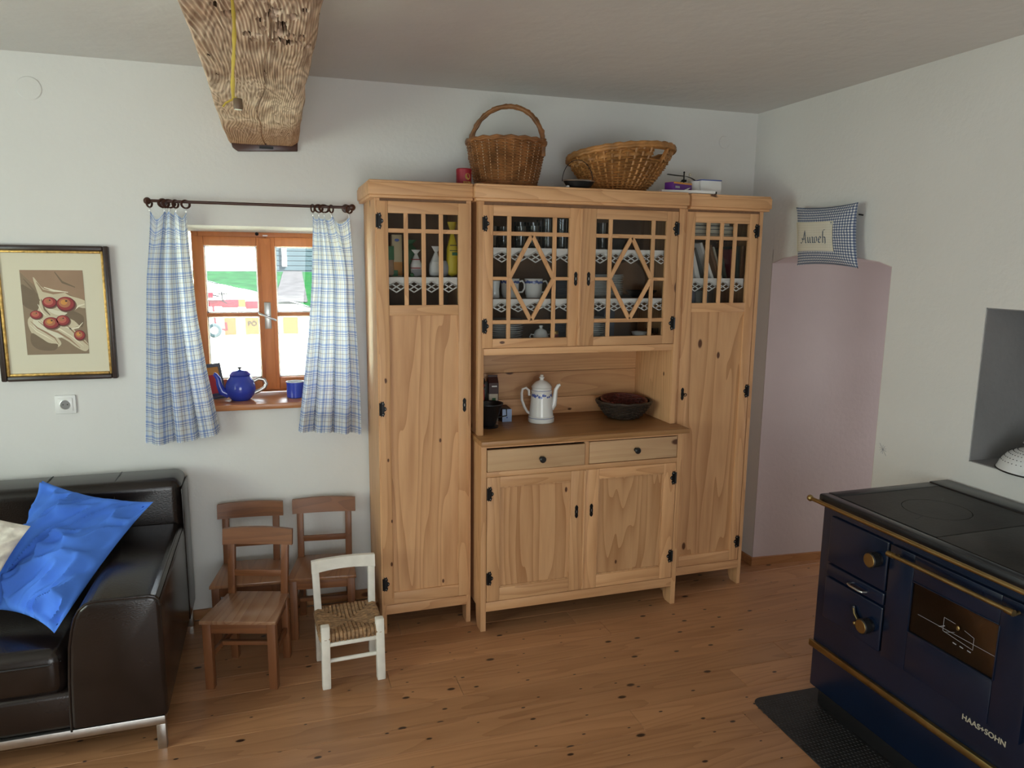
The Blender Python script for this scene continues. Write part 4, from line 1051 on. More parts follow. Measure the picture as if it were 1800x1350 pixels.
# black top rim with the cast-iron plates let into it
m = MB(); T0, T1 = .820, .866
m.box(-.640, -.598, EY - .012, SY + .010, T0, T1, .008); m.box(-.108, -.010, EY - .012, SY + .010, T0, T1 + .004, .008)
m.box(-.598, -.108, SY - .045, SY + .010, T0, T1, .005); m.box(-.598, -.108, EY - .012, EY + .04, T0, T1, .005); m.box(-.60, -.10, EY, SY - .03, T0, T1 - .012)
m.build('top_rim', 'stovetop', st)
ym = -1.905
def hotplate(y0, y1, ring):
    x0, x1 = -.594, -.112; zt = T1 - .002
    if not ring:
        return MB().box(x0, x1, y0, y1, T1 - .012, zt, .0015).build('hotplate', 'castiron', st)
    cx, cy, R = -.360, -1.693, .112
    m = MB()
    # plate with a round hole: strips from the circle out to the rectangle
    n = 48; rim = []; out = []
    for k in range(n):
        a = k / n * 2 * PI; c, s = math.cos(a), math.sin(a)
        rim.append((cx + R * c, cy + R * s))
        t = min(((x1 - cx) / c if c > 1e-9 else (x0 - cx) / c if c < -1e-9 else 9), ((y1 - cy) / s if s > 1e-9 else (y0 - cy) / s if s < -1e-9 else 9))
        out.append((cx + t * c, cy + t * s))
    for k in range(n):
        j = (k + 1) % n
        q = [V((*rim[k], zt)), V((*out[k], zt)), V((*out[j], zt)), V((*rim[j], zt))]; m.poly(q)
        m.poly([V((*rim[j], zt)), V((*rim[j], zt - .01)), V((*rim[k], zt - .01)), V((*rim[k], zt))])
    for c_ in ((x0, y0), (x1, y0), (x1, y1), (x0, y1)):
        b = min(range(n), key=lambda k: math.hypot(out[k][0] - c_[0], out[k][1] - c_[1])); m.poly([V((*c_, zt)), V((*out[b], zt)), V((*out[(b + 1) % n], zt))]); m.poly([V((*c_, zt)), V((*out[b - 1], zt)), V((*out[b], zt))])
    p = m.build('hotplate', 'castiron', st, smooth=False)
    m = MB(); m.lathe([(0, zt), (R - .0022, zt), (R - .003, zt - .009), (0, zt - .009)], (cx, cy, 0), 48); m.build('ring_lid', 'castiron', p)
    for a in (.6, 3.5):
        MB().bar((cx + (R + .004) * math.cos(a), cy + (R + .004) * math.sin(a), zt + .0002), (cx + (R + .05) * math.cos(a), cy + (R + .05) * math.sin(a), zt + .0002), .002, .0012).build('slot', 'black', p)
hotplate(ym + .001, SY - .046, True); hotplate(EY + .041, ym - .001, False)
# rails and handles
m = MB(); xr_, zr_ = -.668, .845
m.tube([(xr_, SY + .020, zr_), (xr_, EY - .02, zr_)], .0075, 14); rl = m.build('towel_rail', 'brass', st)
for y in (SY + .022, EY - .022): MB().sphere((xr_, y, zr_), .0125, n=12).build('rail_end', 'brass', rl)
for y in (SY - .012, EY + .012): MB().bar((xr_ + .004, y, zr_), (-.636, y, zr_ - .006), .010, .010, .002).build('rail_bracket', 'brass', rl)
def front_panel(name, y0, y1, z0, z1, th=.012, parent=st, bev=.006):
    return MB().box(FXs - th, FXs + .002, y1, y0, z0, z1, bev, seg=3).build(name, 'navy', parent)
fd = front_panel('fire_door', -1.488, -1.763, .618, .798)
fl_ = front_panel('ash_flap', -1.488, -1.763, .566, .612)
ad = front_panel('ash_door', -1.486, -1.763, .396, .560)
def knob(y, z, parent):
    ry = Matrix.Rotation(-PI / 2, 3, 'Y')
    m = MB(); m.lathe([(0, 0), (.022, 0), (.022, .012), (.027, .018), (.027, .040), (.024, .043)], (FXs - .010, y, z), 28, rot=ry); k = m.build('knob', 'black', parent)
    m = MB(); m.lathe([(.024, .0425), (.022, .0445), (0, .0445)], (FXs - .010, y, z), 28, rot=ry); m.build('knob_cap', 'brass', k)
knob(-1.725, .722, fd); knob(-1.716, .474, ad)
m = MB(); xh = FXs - .012
m.tube([(xh, -1.612, .586), (xh - .016, -1.616, .586), (xh - .02, -1.63, .585), (xh - .02, -1.672, .584), (xh - .016, -1.684, .584), (xh, -1.688, .584)], .0042, 8); m.build('bail_handle', 'steel', fl_)
m = MB(); m.tube([(xh - .006, -1.642, .512), (xh - .008, -1.650, .490), (xh - .008, -1.668, .472), (xh - .008, -1.690, .466)], .0065, 8, flat=(1, 1)); lv = m.build('air_lever', 'black', ad)
m = MB(); m.tube([(xh - .013, -1.650, .508), (xh - .014, -1.657, .490), (xh - .014, -1.672, .476), (xh - .014, -1.690, .471)], .0022, 6); m.sphere((xh - .012, -1.662, .456), .008, n=10); m.build('lever_trim', 'brass', lv)
# oven door with window
m = MB(); y0, y1, z0, z1 = -1.776, -2.276, .392, .797; g = (-1.875, -2.178, .534, .705)
xa, xb = FXs - .016, FXs + .002
m.box(xa, xb, g[0], y0, z0, z1, .003); m.box(xa, xb, y1, g[1], z0, z1, .003); m.box(xa, xb, g[1], g[0], z0, g[2], .003); m.box(xa, xb, g[1], g[0], g[3], z1, .003)
od = m.build('oven_door', 'navy', st)
MB().box(FXs - .002, FXs + .0005, g[1], g[0], g[2], g[3]).build('oven_back', 'oven_dark', od)
MB().box(FXs - .0115, FXs - .0085, g[1], g[0], g[2], g[3]).build('window_pane', 'oven_glass', od)
m = MB()
for (x0_, x1_, q0, q1) in ((g[0], g[0] + .004, g[2], g[3]), (g[1] - .004, g[1], g[2], g[3]), (g[1], g[0], g[2] - .004, g[2]), (g[1], g[0], g[3], g[3] + .004)): m.box(xa - .0022, xa + .002, x0_, x1_, q0, q1, .0012)
m.build('window_bead', 'navy', od)
# printed emblem and painted rack reflections, drawn as lines on the pane
m = MB(); xl_ = FXs - .0122
def ln(a, b, w=.0011): m.bar((xl_, a[0], a[1]), (xl_, b[0], b[1]), w, .0004, up=(1, 0, 0))
ln((-1.905, .606), (-2.176, .606)); ln((-2.000, .642), (-2.000, .598)); ln((-2.000, .642), (-2.040, .640)); ln((-2.072, .634), (-2.105, .626)); ln((-2.105, .626), (-2.105, .588)); ln((-2.105, .588), (-2.000, .598)); ln((-1.985, .604), (-2.005, .616), .002); ln((-2.005, .596), (-2.040, .612))
for y in (-2.038, -2.062, -2.088): ln((y, .578), (y - .012, .577), .0028)
m.build('pane_print_reflection', 'line_grey', od)
MB().sphere((FXs - .0155, -2.052, .632), .006, (.5, 1, 1.3), 10).build('gauge_knob', 'brass', od)
m = MB(); xh = FXs - .052
m.tube([(xh, -1.806, .778), (xh, -2.236, .778)], .0072, 12); hb = m.build('door_handle', 'brass', od)
for y in (-1.812, -2.230):
    m = MB(); m.tube([(xh, y - .012, .778), (xh, y + .012, .778)], .0098, 12); m.tube([(xh, y, .774), (xh + .02, y, .766), (FXs - .014, y, .770)], .005, 8); m.build('handle_mount', 'brass', hb)
MB().box(FXs - .016, FXs + .001, EY - .002, SY + .004, .250, .276, .004).build('brass_strip', 'brass', st)
m = MB(); add_text(m, 'HAAS+SOHN', .0245, Matrix.Translation((FXs - .0012, -2.088, .352)) @ Matrix(((0, 0, -1, 0), (-1, 0, 0, 0), (0, 1, 0, 0), (0, 0, 0, 1))), bold=.0004)
m.build('maker_lettering', 'line_white', st)
# floor plate under the stove
a = math.radians(-4); pts = []
for (x, y, sx, sy) in ((-.845, -1.362, -1, 1), (-.05, -1.362, 1, 1), (-.05, -2.60, 1, -1), (-.845, -2.60, -1, -1)):
    r_ = .045
    for k in range(6):
        t = {(-1, 1): PI - k / 5 * PI / 2, (1, 1): PI / 2 - k / 5 * PI / 2, (1, -1): -k / 5 * PI / 2, (-1, -1): -PI / 2 - k / 5 * PI / 2}[(sx, sy)]
        pts.append((x - sx * r_ + r_ * math.cos(t), y - sy * r_ + r_ * math.sin(t)))
ro = Matrix.Rotation(a * .0 + math.radians(-1.5), 2); c0 = V((-.45, -1.9)); pts = [tuple(ro @ (V(p) - c0) + c0) for p in pts]
m = MB(); m.prism(pts, 'z', 0, .0045, .0015, seg=1); mt_ = m.build('stove_mat', 'rubber', base=(-.45, -1.9, 0)); tag(mt_, 'black dimpled floor mat in front of the blue stove', 'mat')
m = MB()
for i in range(17):
    for j in range(52):
        x = -.835 + i * .0145 + (.00725 if j % 2 else 0); y = -1.385 - j * .0155
        if x > -.60: continue
        m.lathe([(.0046, .0044), (.0032, .0060), (0, .0063)], (x, y, 0), 6)
m.build('studs', 'rubber', mt_, base=(-.45, -1.9, 0))['kind'] = 'stuff'

# ================================================================== COLANDER IN THE NICHE
co_ = thing('colander', 'white enamel colander lying upside down in the wall niche', 'colander', (.112, -1.705, .966))
c = V((.112, -1.705, .966)); m = MB()
prof = [(.140, .002), (.142, .006), (.138, .012), (.130, .034), (.108, .062), (.080, .078), (.058, .084)]
m.lathe(prof, c, 48); m.lathe([(.058, .084), (.056, .102), (.064, .105), (.066, .102), (.062, .098), (.058, .086)], c, 40); m.lathe([(.056, .084), (0, .088)], c, 32)
m.build('bowl', 'enamel_white', co_)
m = MB(); m.tube([c + V((.141 * math.cos(k / 48 * 2 * PI), .141 * math.sin(k / 48 * 2 * PI), .004)) for k in range(48)], .0032, 6, closed=True); m.build('rim', 'black', co_)
m = MB(); m.tube([c + V((.066 * math.cos(k / 40 * 2 * PI), .066 * math.sin(k / 40 * 2 * PI), .103)) for k in range(40)], .0022, 6, closed=True); m.build('foot_rim', 'black', co_)
m = MB()
def on_bowl(t, a, off=.0008):
    t *= len(prof) - 1; i = min(int(t), len(prof) - 2); f = t - i
    r_ = prof[i][0] * (1 - f) + prof[i + 1][0] * f; z = prof[i][1] * (1 - f) + prof[i + 1][1] * f
    return c + V(((r_ + off) * math.cos(a), (r_ + off) * math.sin(a), z + off * .6))
for row in range(5):
    for k in range(46):
        m.sphere(on_bowl(.52 + row * .085, k / 46 * 2 * PI + (row % 2) * .068), .0021, (1, 1, .7), 6)
m.build('holes', 'ink', co_)['kind'] = 'stuff'
m = MB(); a = PI + .42
q = [on_bowl(.66 + .12 * math.sin(t) * (1 + .3 * math.sin(3 * t)), a + .12 * math.cos(t) * (1 + .25 * math.cos(4 * t)), .0015) for t in [k / 16 * 2 * PI for k in range(16)]]
m.poly(q); m.build('chip', 'ink', co_, recalc=False)
m = MB(); m.tube([c + V((-.12, -.075, .010)), c + V((-.150, -.093, .018)), c + V((-.158, -.055, .018)), c + V((-.132, -.045, .010))], .005, 8); m.build('handle', 'enamel_white', co_)

# ================================================================== HANGING PILLOW WITH EMBROIDERY
X0 = -.066
TL, TR, BL, BR = V((X0, -.455, 2.004)), V((X0, -.871, 2.000)), V((X0, -.492, 1.716)), V((X0, -.905, 1.706))
pw = thing('padded_pillow', 'blue gingham pillow with an embroidered cream patch hanging over the low doorway', 'pillow', (0, -.68, 1.72))
o = cushion('cover', BL, BR, TR, TL, .048, 'gingham', None, pinch=.085, wr=.003, seed=5, n=40, size=(.41, .285))
o.parent = pw; o.location = o.location - pw.location
def pil(u, v, off):
    a, b = 2 * u - 1, 2 * v - 1; a2 = a * (1 - .085 * (1 - b * b)); b2 = b * (1 - .085 * (1 - a * a)); uu, vv = (a2 + 1) / 2, (b2 + 1) / 2
    p = (BL * (1 - uu) + BR * uu) * (1 - vv) + (TL * (1 - uu) + TR * uu) * vv
    e = max(0, (1 - abs(a) ** 2.6)) ** .62 * max(0, (1 - abs(b) ** 2.6)) ** .62
    return p + V((-1, 0, 0)) * (e * .048 + off)
m = MB(); m.grid(lambda u, v: pil(.012 + .735 * u, .235 + .50 * v, .0042 * min(1, u * 10 + .3, (1 - u) * 8 + .2)), 24, 20, uv=lambda u, v: (u * .30, v * .14)); pt_ = m.build('patch', 'patch', pw, recalc=True, angle=80)
m = MB()
edge = [(.012, .235), (.747, .235), (.747, .735), (.012, .735)]
for (a, b) in zip(edge[1:], edge[2:] + edge[:1]):
    m.tube([pil(a[0] + (b[0] - a[0]) * t / 10, a[1] + (b[1] - a[1]) * t / 10, .0045) for t in range(11)], .0022, 6)
m.build('patch_border', 'mount', pt_)
# broad-nib lettering: Auweh
def nib(strokes, x0, z0, s):
    m = MB(); nv = V((.66, .52)) * .058
    for st_ in strokes:
        pts = []
        for i in range(len(st_) - 1):
            p, q = V(st_[i]), V(st_[i + 1])
            for k in range(4): pts.append(p + (q - p) * k / 4)
        pts.append(V(st_[-1]))
        for p, q in zip(pts, pts[1:]):
            quad = [p - nv, p + nv, q + nv, q - nv]
            P3 = [pil(x0 + s * w.x, z0 + s * 1.25 * w.y, .0062) for w in quad]
            try: m.poly(P3)
            except ValueError: pass
    return m
A = [[(-.15, .05), (.0, .0), (.12, .10), (.42, 1.05)], [(.42, 1.15), (.48, .5), (.52, .02), (.60, .0)], [(.0, .42), (.18, .36), (.52, .40)], [(.42, 1.05), (.32, .98)]]
u_ = [[(.74, .55), (.78, .10), (.86, .0), (1.0, .12)], [(1.0, .55), (1.02, .06), (1.10, .0)]]
w_ = [[(1.20, .58), (1.26, .50), (1.26, .06), (1.34, .0), (1.46, .10)], [(1.46, .55), (1.48, .06), (1.56, .0), (1.70, .16), (1.70, .50), (1.62, .58)]]
e_ = [[(1.84, .26), (2.00, .34), (2.10, .46), (2.02, .60), (1.92, .56), (1.84, .40), (1.84, .12), (1.94, .0), (2.12, .10)], [(1.84, .27), (2.08, .44)]]
h_ = [[(2.36, 1.20), (2.26, 1.10), (2.24, .6), (2.24, .0)], [(2.24, .42), (2.36, .56), (2.48, .48), (2.48, .10), (2.46, -.06)], [(2.30, 1.18), (2.46, 1.20)]]
for k, L in enumerate((A, u_, w_, e_, h_)): nib([[(x * 1.12 + .05 * k, z) for x, z in st_] for st_ in L], .20, .375, .150).build('embroidered_letter', 'ink_blue', pt_, recalc=False)
nl = at(1511, 377, 'x', -.02)
MB().tube([(0, nl.y, nl.z - .002), (-.024, nl.y, nl.z)], .0035, 6).build('nail', 'iron', pw)

# ================================================================== ON TOP OF THE CUPBOARDS
TOP = 2.052
def weave(root, shape, rows, stakes, wr, sr, mats, skip=None, t0=.03, t1=1.0, flat=None, seg=4, names=('weave', 'stakes')):
    """shape(t, a) -> point of the wall; weavers pass over and under the stakes"""
    m = MB(); n = stakes * seg
    for r_ in range(rows):
        t = t0 + (t1 - t0) * (r_ + .5) / rows; run = []; runs = []
        for k in range(n + 1):
            a = k / n * 2 * PI
            if skip and skip(t, a): 
                if len(run) > 1: runs.append(run)
                run = []; continue
            p, q = shape(t, a), shape(min(1, t + .02), a); c = shape(t, a + PI)
            out = V(((p - c).x, (p - c).y, 0)).normalized()
            run.append(p + out * (wr * .95 * math.cos(a * stakes / 2 + PI * r_)))
        if len(run) > 1: runs.append(run)
        for q_ in runs:
            full = len(q_) == n + 1
            m.tube(q_[:-1] if full else q_, wr, 5, closed=full, flat=flat)
    o = m.build(names[0], mats[0], root); o['kind'] = 'stuff'
    m = MB()
    for k in range(stakes):
        a = (k) / stakes * 2 * PI
        tt = [i / 12 for i in range(13)]
        seq = []
        for t in tt + [None]:
            if t is None or (skip and skip(t, a)):
                if len(seq) > 1: m.tube([shape(q, a) for q in seq], sr, 5)
                seq = []
            else: seq.append(t)
    o = m.build(names[1], mats[1], root); o['kind'] = 'stuff'

bc = V((-1.525, -.232, TOP)); bk_ = thing('handled_basket', 'tall brown wicker basket with an arched handle on top of the hutch', 'basket', bc)
def bsh(t, a):
    r_ = .136 + .046 * t ** .75; return bc + V((r_ * math.cos(a), r_ * math.sin(a) * .97, .010 + .196 * t))
weave(bk_, bsh, 30, 30, .0036, .0034, ('wicker', 'wicker_stake'))
m = MB()
for j, (t, rr, ph) in enumerate(((1.0, .0075, 0), (1.03, .0065, 1.6), (.02, .0065, 0), (.05, .0055, 2))):
    m.tube([bsh(t, k / 72 * 2 * PI) + V((0, 0, .003 * math.sin(k / 72 * 2 * PI * 18 + ph))) + V((math.cos(k / 72 * 2 * PI), math.sin(k / 72 * 2 * PI), 0)) * .003 for k in range(72)], rr, 7, closed=True)
m.build('rim', 'wicker', bk_)
m = MB(); m.lathe([(0, .006), (.136, .006), (.138, .012), (0, .013)], bc, 30); m.build('base', 'wicker', bk_)
hd = V((.136, -.112, 0)); pts = []
for k in range(25):
    a = PI * k / 24; pts.append(bc + hd * (-math.cos(a)) * (1.0 if 2 < k < 22 else 1.02) + V((0, 0, .212 + .160 * math.sin(a))))
pts = [pts[0] - V((0, 0, .07)) + (bc - pts[0]) * .03 * V((1, 1, 0)).length * 0] + pts + [pts[-1] - V((0, 0, .07))]
m = MB(); m.tube(pts, [.0105 + .0015 * math.sin(k * 2.4) for k in range(len(pts))], 10)
for ph in (0, PI):
    m.tube([p + V((.006 * math.cos(k * 1.1 + ph), -.006 * math.cos(k * 1.1 + ph), .006 * math.sin(k * 1.1 + ph))) for k, p in enumerate(pts)], .007, 6)
h_o = m.build('handle', 'wicker', bk_)
for s in (0, 1):
    p = pts[1] if s == 0 else pts[-2]
    m = MB()
    for k in range(4): m.tube([p + V((.013 * math.cos(i / 12 * 2 * PI), .013 * math.sin(i / 12 * 2 * PI), .004 - k * .009)) for i in range(12)], .005, 6, closed=True)
    m.build('binding', 'wicker', h_o)
def cl(u, v):
    a = u * 2 * PI; r_ = .155 * v
    return bc + V((r_ * math.cos(a), r_ * math.sin(a), .222 - .05 * v * v + .008 * fnoise(r_ * 30 * math.cos(a), r_ * 30 * math.sin(a), 2) + .012 * math.cos(a - 1.4) * v))
m = MB(); m.grid(cl, 40, 10, cu=True); o = m.build('cloth_bundle', 'paper', base=bc + V((0, 0, .02)), weld=.0003)
tag(o, 'white cloth lying inside the tall handled basket', 'cloth'); sol = o.modifiers.new('thickness', 'SOLIDIFY'); sol.thickness = .003

oc = V((-.955, -.238, TOP)); ob = thing('oval_basket', 'oval honey-coloured splint basket with a handle opening on top of the hutch', 'basket', oc)
def osh(t, a):
    k = t ** .8; rx = .120 + .150 * k; ry = .080 + .088 * k
    x = rx * math.cos(a); y = ry * math.sin(a)
    z = .012 + .168 * t ** 1.1
    z += t * (.026 * x / .27 - .17 * y)
    return oc + V((x + .018 * t, y, z))
sk_ = lambda t, a: .74 < t < .94 and abs(((a + PI) % (2 * PI)) - PI + .98) < .16 or .74 < t < .94 and abs(((a) % (2 * PI)) - (PI - .35)) < .14
weave(ob, osh, 15, 40, .0076, .0068, ('splint', 'splint'), skip=sk_, flat=(.5, 1.3))
m = MB()
for j, (t, rr, ph) in enumerate(((1.0, .0105, 0), (1.03, .009, 1.6))):
    m.tube([osh(min(t, 1.0), k / 96 * 2 * PI) + V((math.cos(k / 96 * 2 * PI), math.sin(k / 96 * 2 * PI), 0)) * .004 + V((0, 0, (t - 1) * .4 + .0018 * math.sin(k * 1.7 + ph))) for k in range(96)], [rr + .0012 * math.sin(k * 2.1) for k in range(96)], 8, closed=True)
m.build('rim', 'splint', ob)
m = MB(); n_ = 120
def lin(t, a): p = osh(t, a); return p + V((-math.cos(a), -math.sin(a), 0)) * .0065
for i in range(n_):
    for j in range(16):
        a0, a1, t0_, t1_ = i / n_ * 2 * PI, (i + 1) / n_ * 2 * PI, j / 16, (j + 1) / 16
        if not sk_((t0_ + t1_) / 2, (a0 + a1) / 2): m.poly([lin(t0_, a0), lin(t0_, a1), lin(t1_, a1), lin(t1_, a0)])
m.build('inner_splints', 'splint', ob, weld=.0002)
m = MB(); m.lathe([(0, .004), (.120, .004), (.124, .014), (0, .015)], oc, 36, sc=(1, .68)); m.build('base', 'splint', ob)

tc_ = V((-1.744, -.30, TOP)); tn = thing('red_tin', 'small red tin with a gold emblem on top of the cupboard', 'tin', tc_)
m = MB(); m.lathe([(0, .001), (.0325, .001), (.034, .003), (.034, .060), (.0345, .061), (.0345, .073), (.031, .0765), (0, .0765)], tc_, 32); m.build('body', 'red_tin', tn)
def onc(a, z, r_=.0346): return tc_ + V((r_ * math.cos(a), r_ * math.sin(a), z))
m = MB(); m.poly([onc(-PI / 2 + .28 + .38 * math.cos(k * PI / 10), .040 + .0145 * math.sin(k * PI / 10)) for k in range(20)]); m.build('emblem', 'gold', tn, recalc=False)
m = MB(); m.poly([onc(-PI / 2 + .25 + .55 * t, z) for t, z in ((-1, .010), (-.5, .010), (0, .010), (.5, .010), (1, .010), (1, .019), (.5, .019), (0, .019), (-.5, .019), (-1, .019))]); m.build('label_band', 'gold', tn, recalc=False)

pn = thing('iron_pan', 'small black pan with a thin wire bail in front of the oval basket', 'pan', (-1.235, -.395, TOP))
c = V((-1.228, -.405, TOP)); m = MB(); 
m.lathe([(0, .001), (.030, .001), (.045, .008), (.056, .028), (.058, .0325), (.055, .032), (.043, .011), (0, .006)], c, 32, sc=(1.3, .75)); m.build('bowl', 'iron', pn)
m = MB(); m.tube([c + V((.076 * math.cos(k / 32 * 2 * PI), .044 * math.sin(k / 32 * 2 * PI), .0345)) for k in range(32)], .0035, 6, closed=True); m.build('rim', 'steel', pn)
m = MB(); m.tube([c + V((-.076 * math.cos(PI * k / 24) - .006, 0, .030 + .098 * math.sin(PI * k / 24))) for k in range(25)], .0016, 6); m.build('bail', 'iron', pn)
m = MB(); m.sphere((-1.292, -.430, TOP + .006), .008, (1, 1, .7), 10); tag(m.build('white_pebble', 'porcelain', base=(-1.292, -.43, TOP)), 'tiny white knob lying beside the black pan on the hutch', 'knob')

# papers, sweets box, helicopter, white box above the narrow right cupboard
P0 = V((-.648, -.33, TOP + .002)); rz = Matrix.Rotation(math.radians(-10), 4, 'Z')
m = MB(); m.box(-.135, .135, -.095, .075, .0, .013, .001); m.move(Matrix.Translation(P0) @ rz); tag(m.build('paper_stack', 'paper', base=P0), 'flat stack of white paper under the purple sweets box', 'papers')
bx = thing('sweets_box', 'purple and orange sweets box lying on the white papers', 'box', (-.67, -.355, TOP + .0155))
Bm = Matrix.Translation((-.676, -.352, TOP + .0155)) @ Matrix.Rotation(math.radians(20), 4, 'Z')
m = MB(); m.box(-.075, .062, -.028, .028, 0, .038, .002); m.move(Bm).build('carton', 'purple_pack', bx)
m = MB(); m.box(-.074, .061, -.0285, .0285, .030, .0386, .001); m.move(Bm).build('orange_band', 'orange_pack', bx)
m = MB(); m.prism([(.002, .004), (.030, .006), (.052, .018), (.030, .014), (.020, .010)], 'y', -.0290, -.0281); m.move(Bm).build('print', 'paper', bx)
m = MB(); m.box(-.062, -.030, -.0290, -.0281, .010, .020); m.move(Bm).build('print', 'line_grey', bx)
he = thing('toy_helicopter', 'toy helicopter with black rotor blades standing behind the sweets box', 'toy', (-.63, -.24, TOP))
hc = V((at(1202, 318, 'y', -.17).x, -.17, TOP))
m = MB(); m.sphere(hc + V((.01, 0, .036)), .034, (1.3, .8, .9), 16); m.tube([hc + V((.04, 0, .04)), hc + V((.075, .01, .045))], [.012, .005], 8); m.build('fuselage', 'cream_pack', he)
m = MB(); m.tube([hc + V((0, 0, .06)), hc + V((0, 0, .128))], .0035, 8); m.box(hc.x - .010, hc.x + .014, hc.y - .006, hc.y + .006, TOP + .082, TOP + .094, .002); m.tube([hc + V((-.012, 0, .09)), hc + V((-.018, 0, .08))], .002, 6); m.sphere(hc + V((0, 0, .130)), .005, n=8); m.build('mast', 'iron', he)
def blade(d, L, droop):
    d = V(d).normalized(); s = V((-d.y, d.x, 0)) * .008; q = []
    def f(u, v):
        w = .5 + .5 * math.sin(min(1, u * 3) * PI / 2) - .5 * max(0, u - .85) / .15
        return hc + V((0, 0, .112)) + d * (L * u) + s * ((v - .5) * 2 * w) + V((0, 0, -droop * u * u + .002 * (v - .5)))
    m = MB(); m.grid(f, 12, 2); o = m.build('rotor_blade', 'black', he); sm = o.modifiers.new('thickness', 'SOLIDIFY'); sm.thickness = .0016
blade((-1, -.12, 0), .105, -.004); blade((1, .12, 0), .098, .034)
for dx, dz in ((.027, .118), (.022, .087)): MB().sphere(hc + V((dx, -.012, dz)), .0085, (.9, .8, 1.1), 10).build('balance_weight', 'cream_pack', he)
for s in (-1, 1): MB().tube([hc + V((-.035, s * .018, .003)), hc + V((.045, s * .018, .003))], .0025, 6).build('skid', 'black', he)
for s in (-1, 1): MB().tube([hc + V((0.01, s * .018, .003)), hc + V((.01, s * .010, .018))], .002, 6).build('skid_strut', 'black', he)
wb = thing('white_case', 'white plastic case with a blue edge on top of the narrow cupboard', 'case', (-.48, -.28, TOP))
m = MB(); m.box(-.540, -.418, -.325, -.24, TOP, TOP + .078, .008); m.build('case', 'white', wb)
MB().box(-.538, -.420, -.3265, -.2395, TOP + .076, TOP + .081, .001).build('blue_edge', 'blue_print', wb)
m = MB(); m.tube([(-.556, -.30, TOP + .006), (-.556, -.30, TOP + .072)], .022, 16); m.build('end_cap', 'paper', wb)
MB().box(-.458, -.446, -.3270, -.3245, TOP + .002, TOP + .024).build('clasp', 'black', wb)

# ================================================================== IN THE OPEN COMPARTMENT
WT = .923
c = V((-1.318, -.205, WT)); cp = thing('coffee_pot', 'tall white porcelain coffee pot with blue flowers on the worktop', 'coffee pot', c)
m = MB(); m.lathe([(0, .001), (.062, 0), (.066, .004), (.066, .018), (.063, .022), (.063, .024), (.065, .026), (.065, .030), (.061, .033), (.0515, .148), (.0515, .152), (.053, .154), (.053, .160), (.050, .163), (.049, .172), (.0525, .178), (.050, .180), (.046, .176), (0, .175)], c, 40); m.build('body', 'porcelain', cp)
m = MB(); m.lathe([(.051, .180), (.050, .183), (.040, .196), (.028, .206), (.014, .211), (.011, .213), (.009, .218), (.013, .224), (.013, .228), (.007, .232), (.009, .236), (.007, .240), (0, .241)], c, 32); m.build('lid', 'porcelain', cp)
m = MB(); dr = V((.90, -.43, 0)).normalized(); dr = V((.95, -.31, 0))
m.tube([c + dr * a + V((0, 0, b)) for a, b in ((.048, .070), (.062, .090), (.068, .130), (.072, .165), (.084, .186), (.094, .190))], [.018, .016, .012, .010, .009, .007], 14); m.build('spout', 'porcelain', cp)
m = MB(); m.tube([c - dr * a + V((0, 0, b)) for a, b in ((.055, .138), (.062, .135), (.064, .160), (.078, .172), (.095, .166), (.100, .145), (.098, .110), (.085, .075), (.070, .050), (.058, .042))], .0068, 10); m.build('handle', 'porcelain', cp)
def oncone(a, z): 
    r_ = .061 + (.0515 - .061) * (z - .033) / .115 + .0006; return c + V((r_ * math.cos(a), r_ * math.sin(a), z))
rg = random.Random(5)
for k in range(14):
    a = -PI / 2 - 1.35 + k * .2 + rg.uniform(-.03, .03); z = .137 + rg.uniform(-.006, .006); r_ = rg.uniform(.005, .0085)
    m = MB(); m.poly([oncone(a + (r_ * (1 + .35 * math.cos(5 * t)) * math.cos(t)) / .052, z + r_ * (1 + .35 * math.cos(5 * t)) * math.sin(t)) for t in [i / 15 * 2 * PI for i in range(15)]]); m.build('blue_flower', 'blue_print', cp, recalc=False)
m = MB()
for z, r_ in ((.0255, .0655), (.163, .0503)): m.tube([c + V((r_ * math.cos(k / 40 * 2 * PI), r_ * math.sin(k / 40 * 2 * PI), z)) for k in range(40)], .0012, 5, closed=True)
m.build('blue_line', 'blue_print', cp)

c = V((-1.609, -.258, WT)); fc = thing('coffee_filter', 'black coffee filter cone standing behind the hutch side on the worktop', 'coffee filter', c)
m = MB(); m.lathe([(0, .003), (.046, .001), (.048, .007), (.030, .010), (.034, .016), (.066, .112), (.071, .116), (.070, .120), (.064, .117), (.030, .016), (0, .014)], c, 32); m.build('cone', 'black', fc)
m = MB(); m.tube([c + V(p) for p in ((.060, -.01, .095), (.086, -.012, .090), (.088, -.012, .055), (.045, -.01, .048))], .0035, 8); m.build('handle', 'black', fc)
c = V((-1.634, -.118, WT)); tj = thing('red_canister', 'red canister with a black lid behind the coffee filter', 'canister', c)
m = MB(); m.lathe([(0, 0), (.040, 0), (.042, .004), (.042, .190), (.038, .196), (0, .196)], c, 28); m.build('body', 'red_pack', tj)
m = MB(); m.lathe([(.0435, .166), (.0435, .172), (.042, .174)], c, 28); m.tube([c + V((.044 * math.cos(k / 28 * 2 * PI), .044 * math.sin(k / 28 * 2 * PI), .178)) for k in range(28)], .0035, 6, closed=True); m.build('band', 'steel', tj)
m = MB(); m.lathe([(.042, .192), (.044, .198), (.044, .214), (.036, .224), (0, .226)], c, 28); m.box(c.x + .03, c.x + .058, c.y - .018, c.y + .004, c.z + .08, c.z + .205, .008); m.build('lid', 'black', tj)
mc = thing('drink_carton', 'tall brown and cream drink carton on the worktop', 'carton', (-1.545, -.11, WT))
cm = Matrix.Translation((-1.545, -.105, WT)) @ Matrix.Rotation(math.radians(-6), 4, 'Z')
m = MB(); m.box(-.024, .024, -.033, .033, 0, .195, .001); m.move(cm).build('body', 'cream_pack', mc)
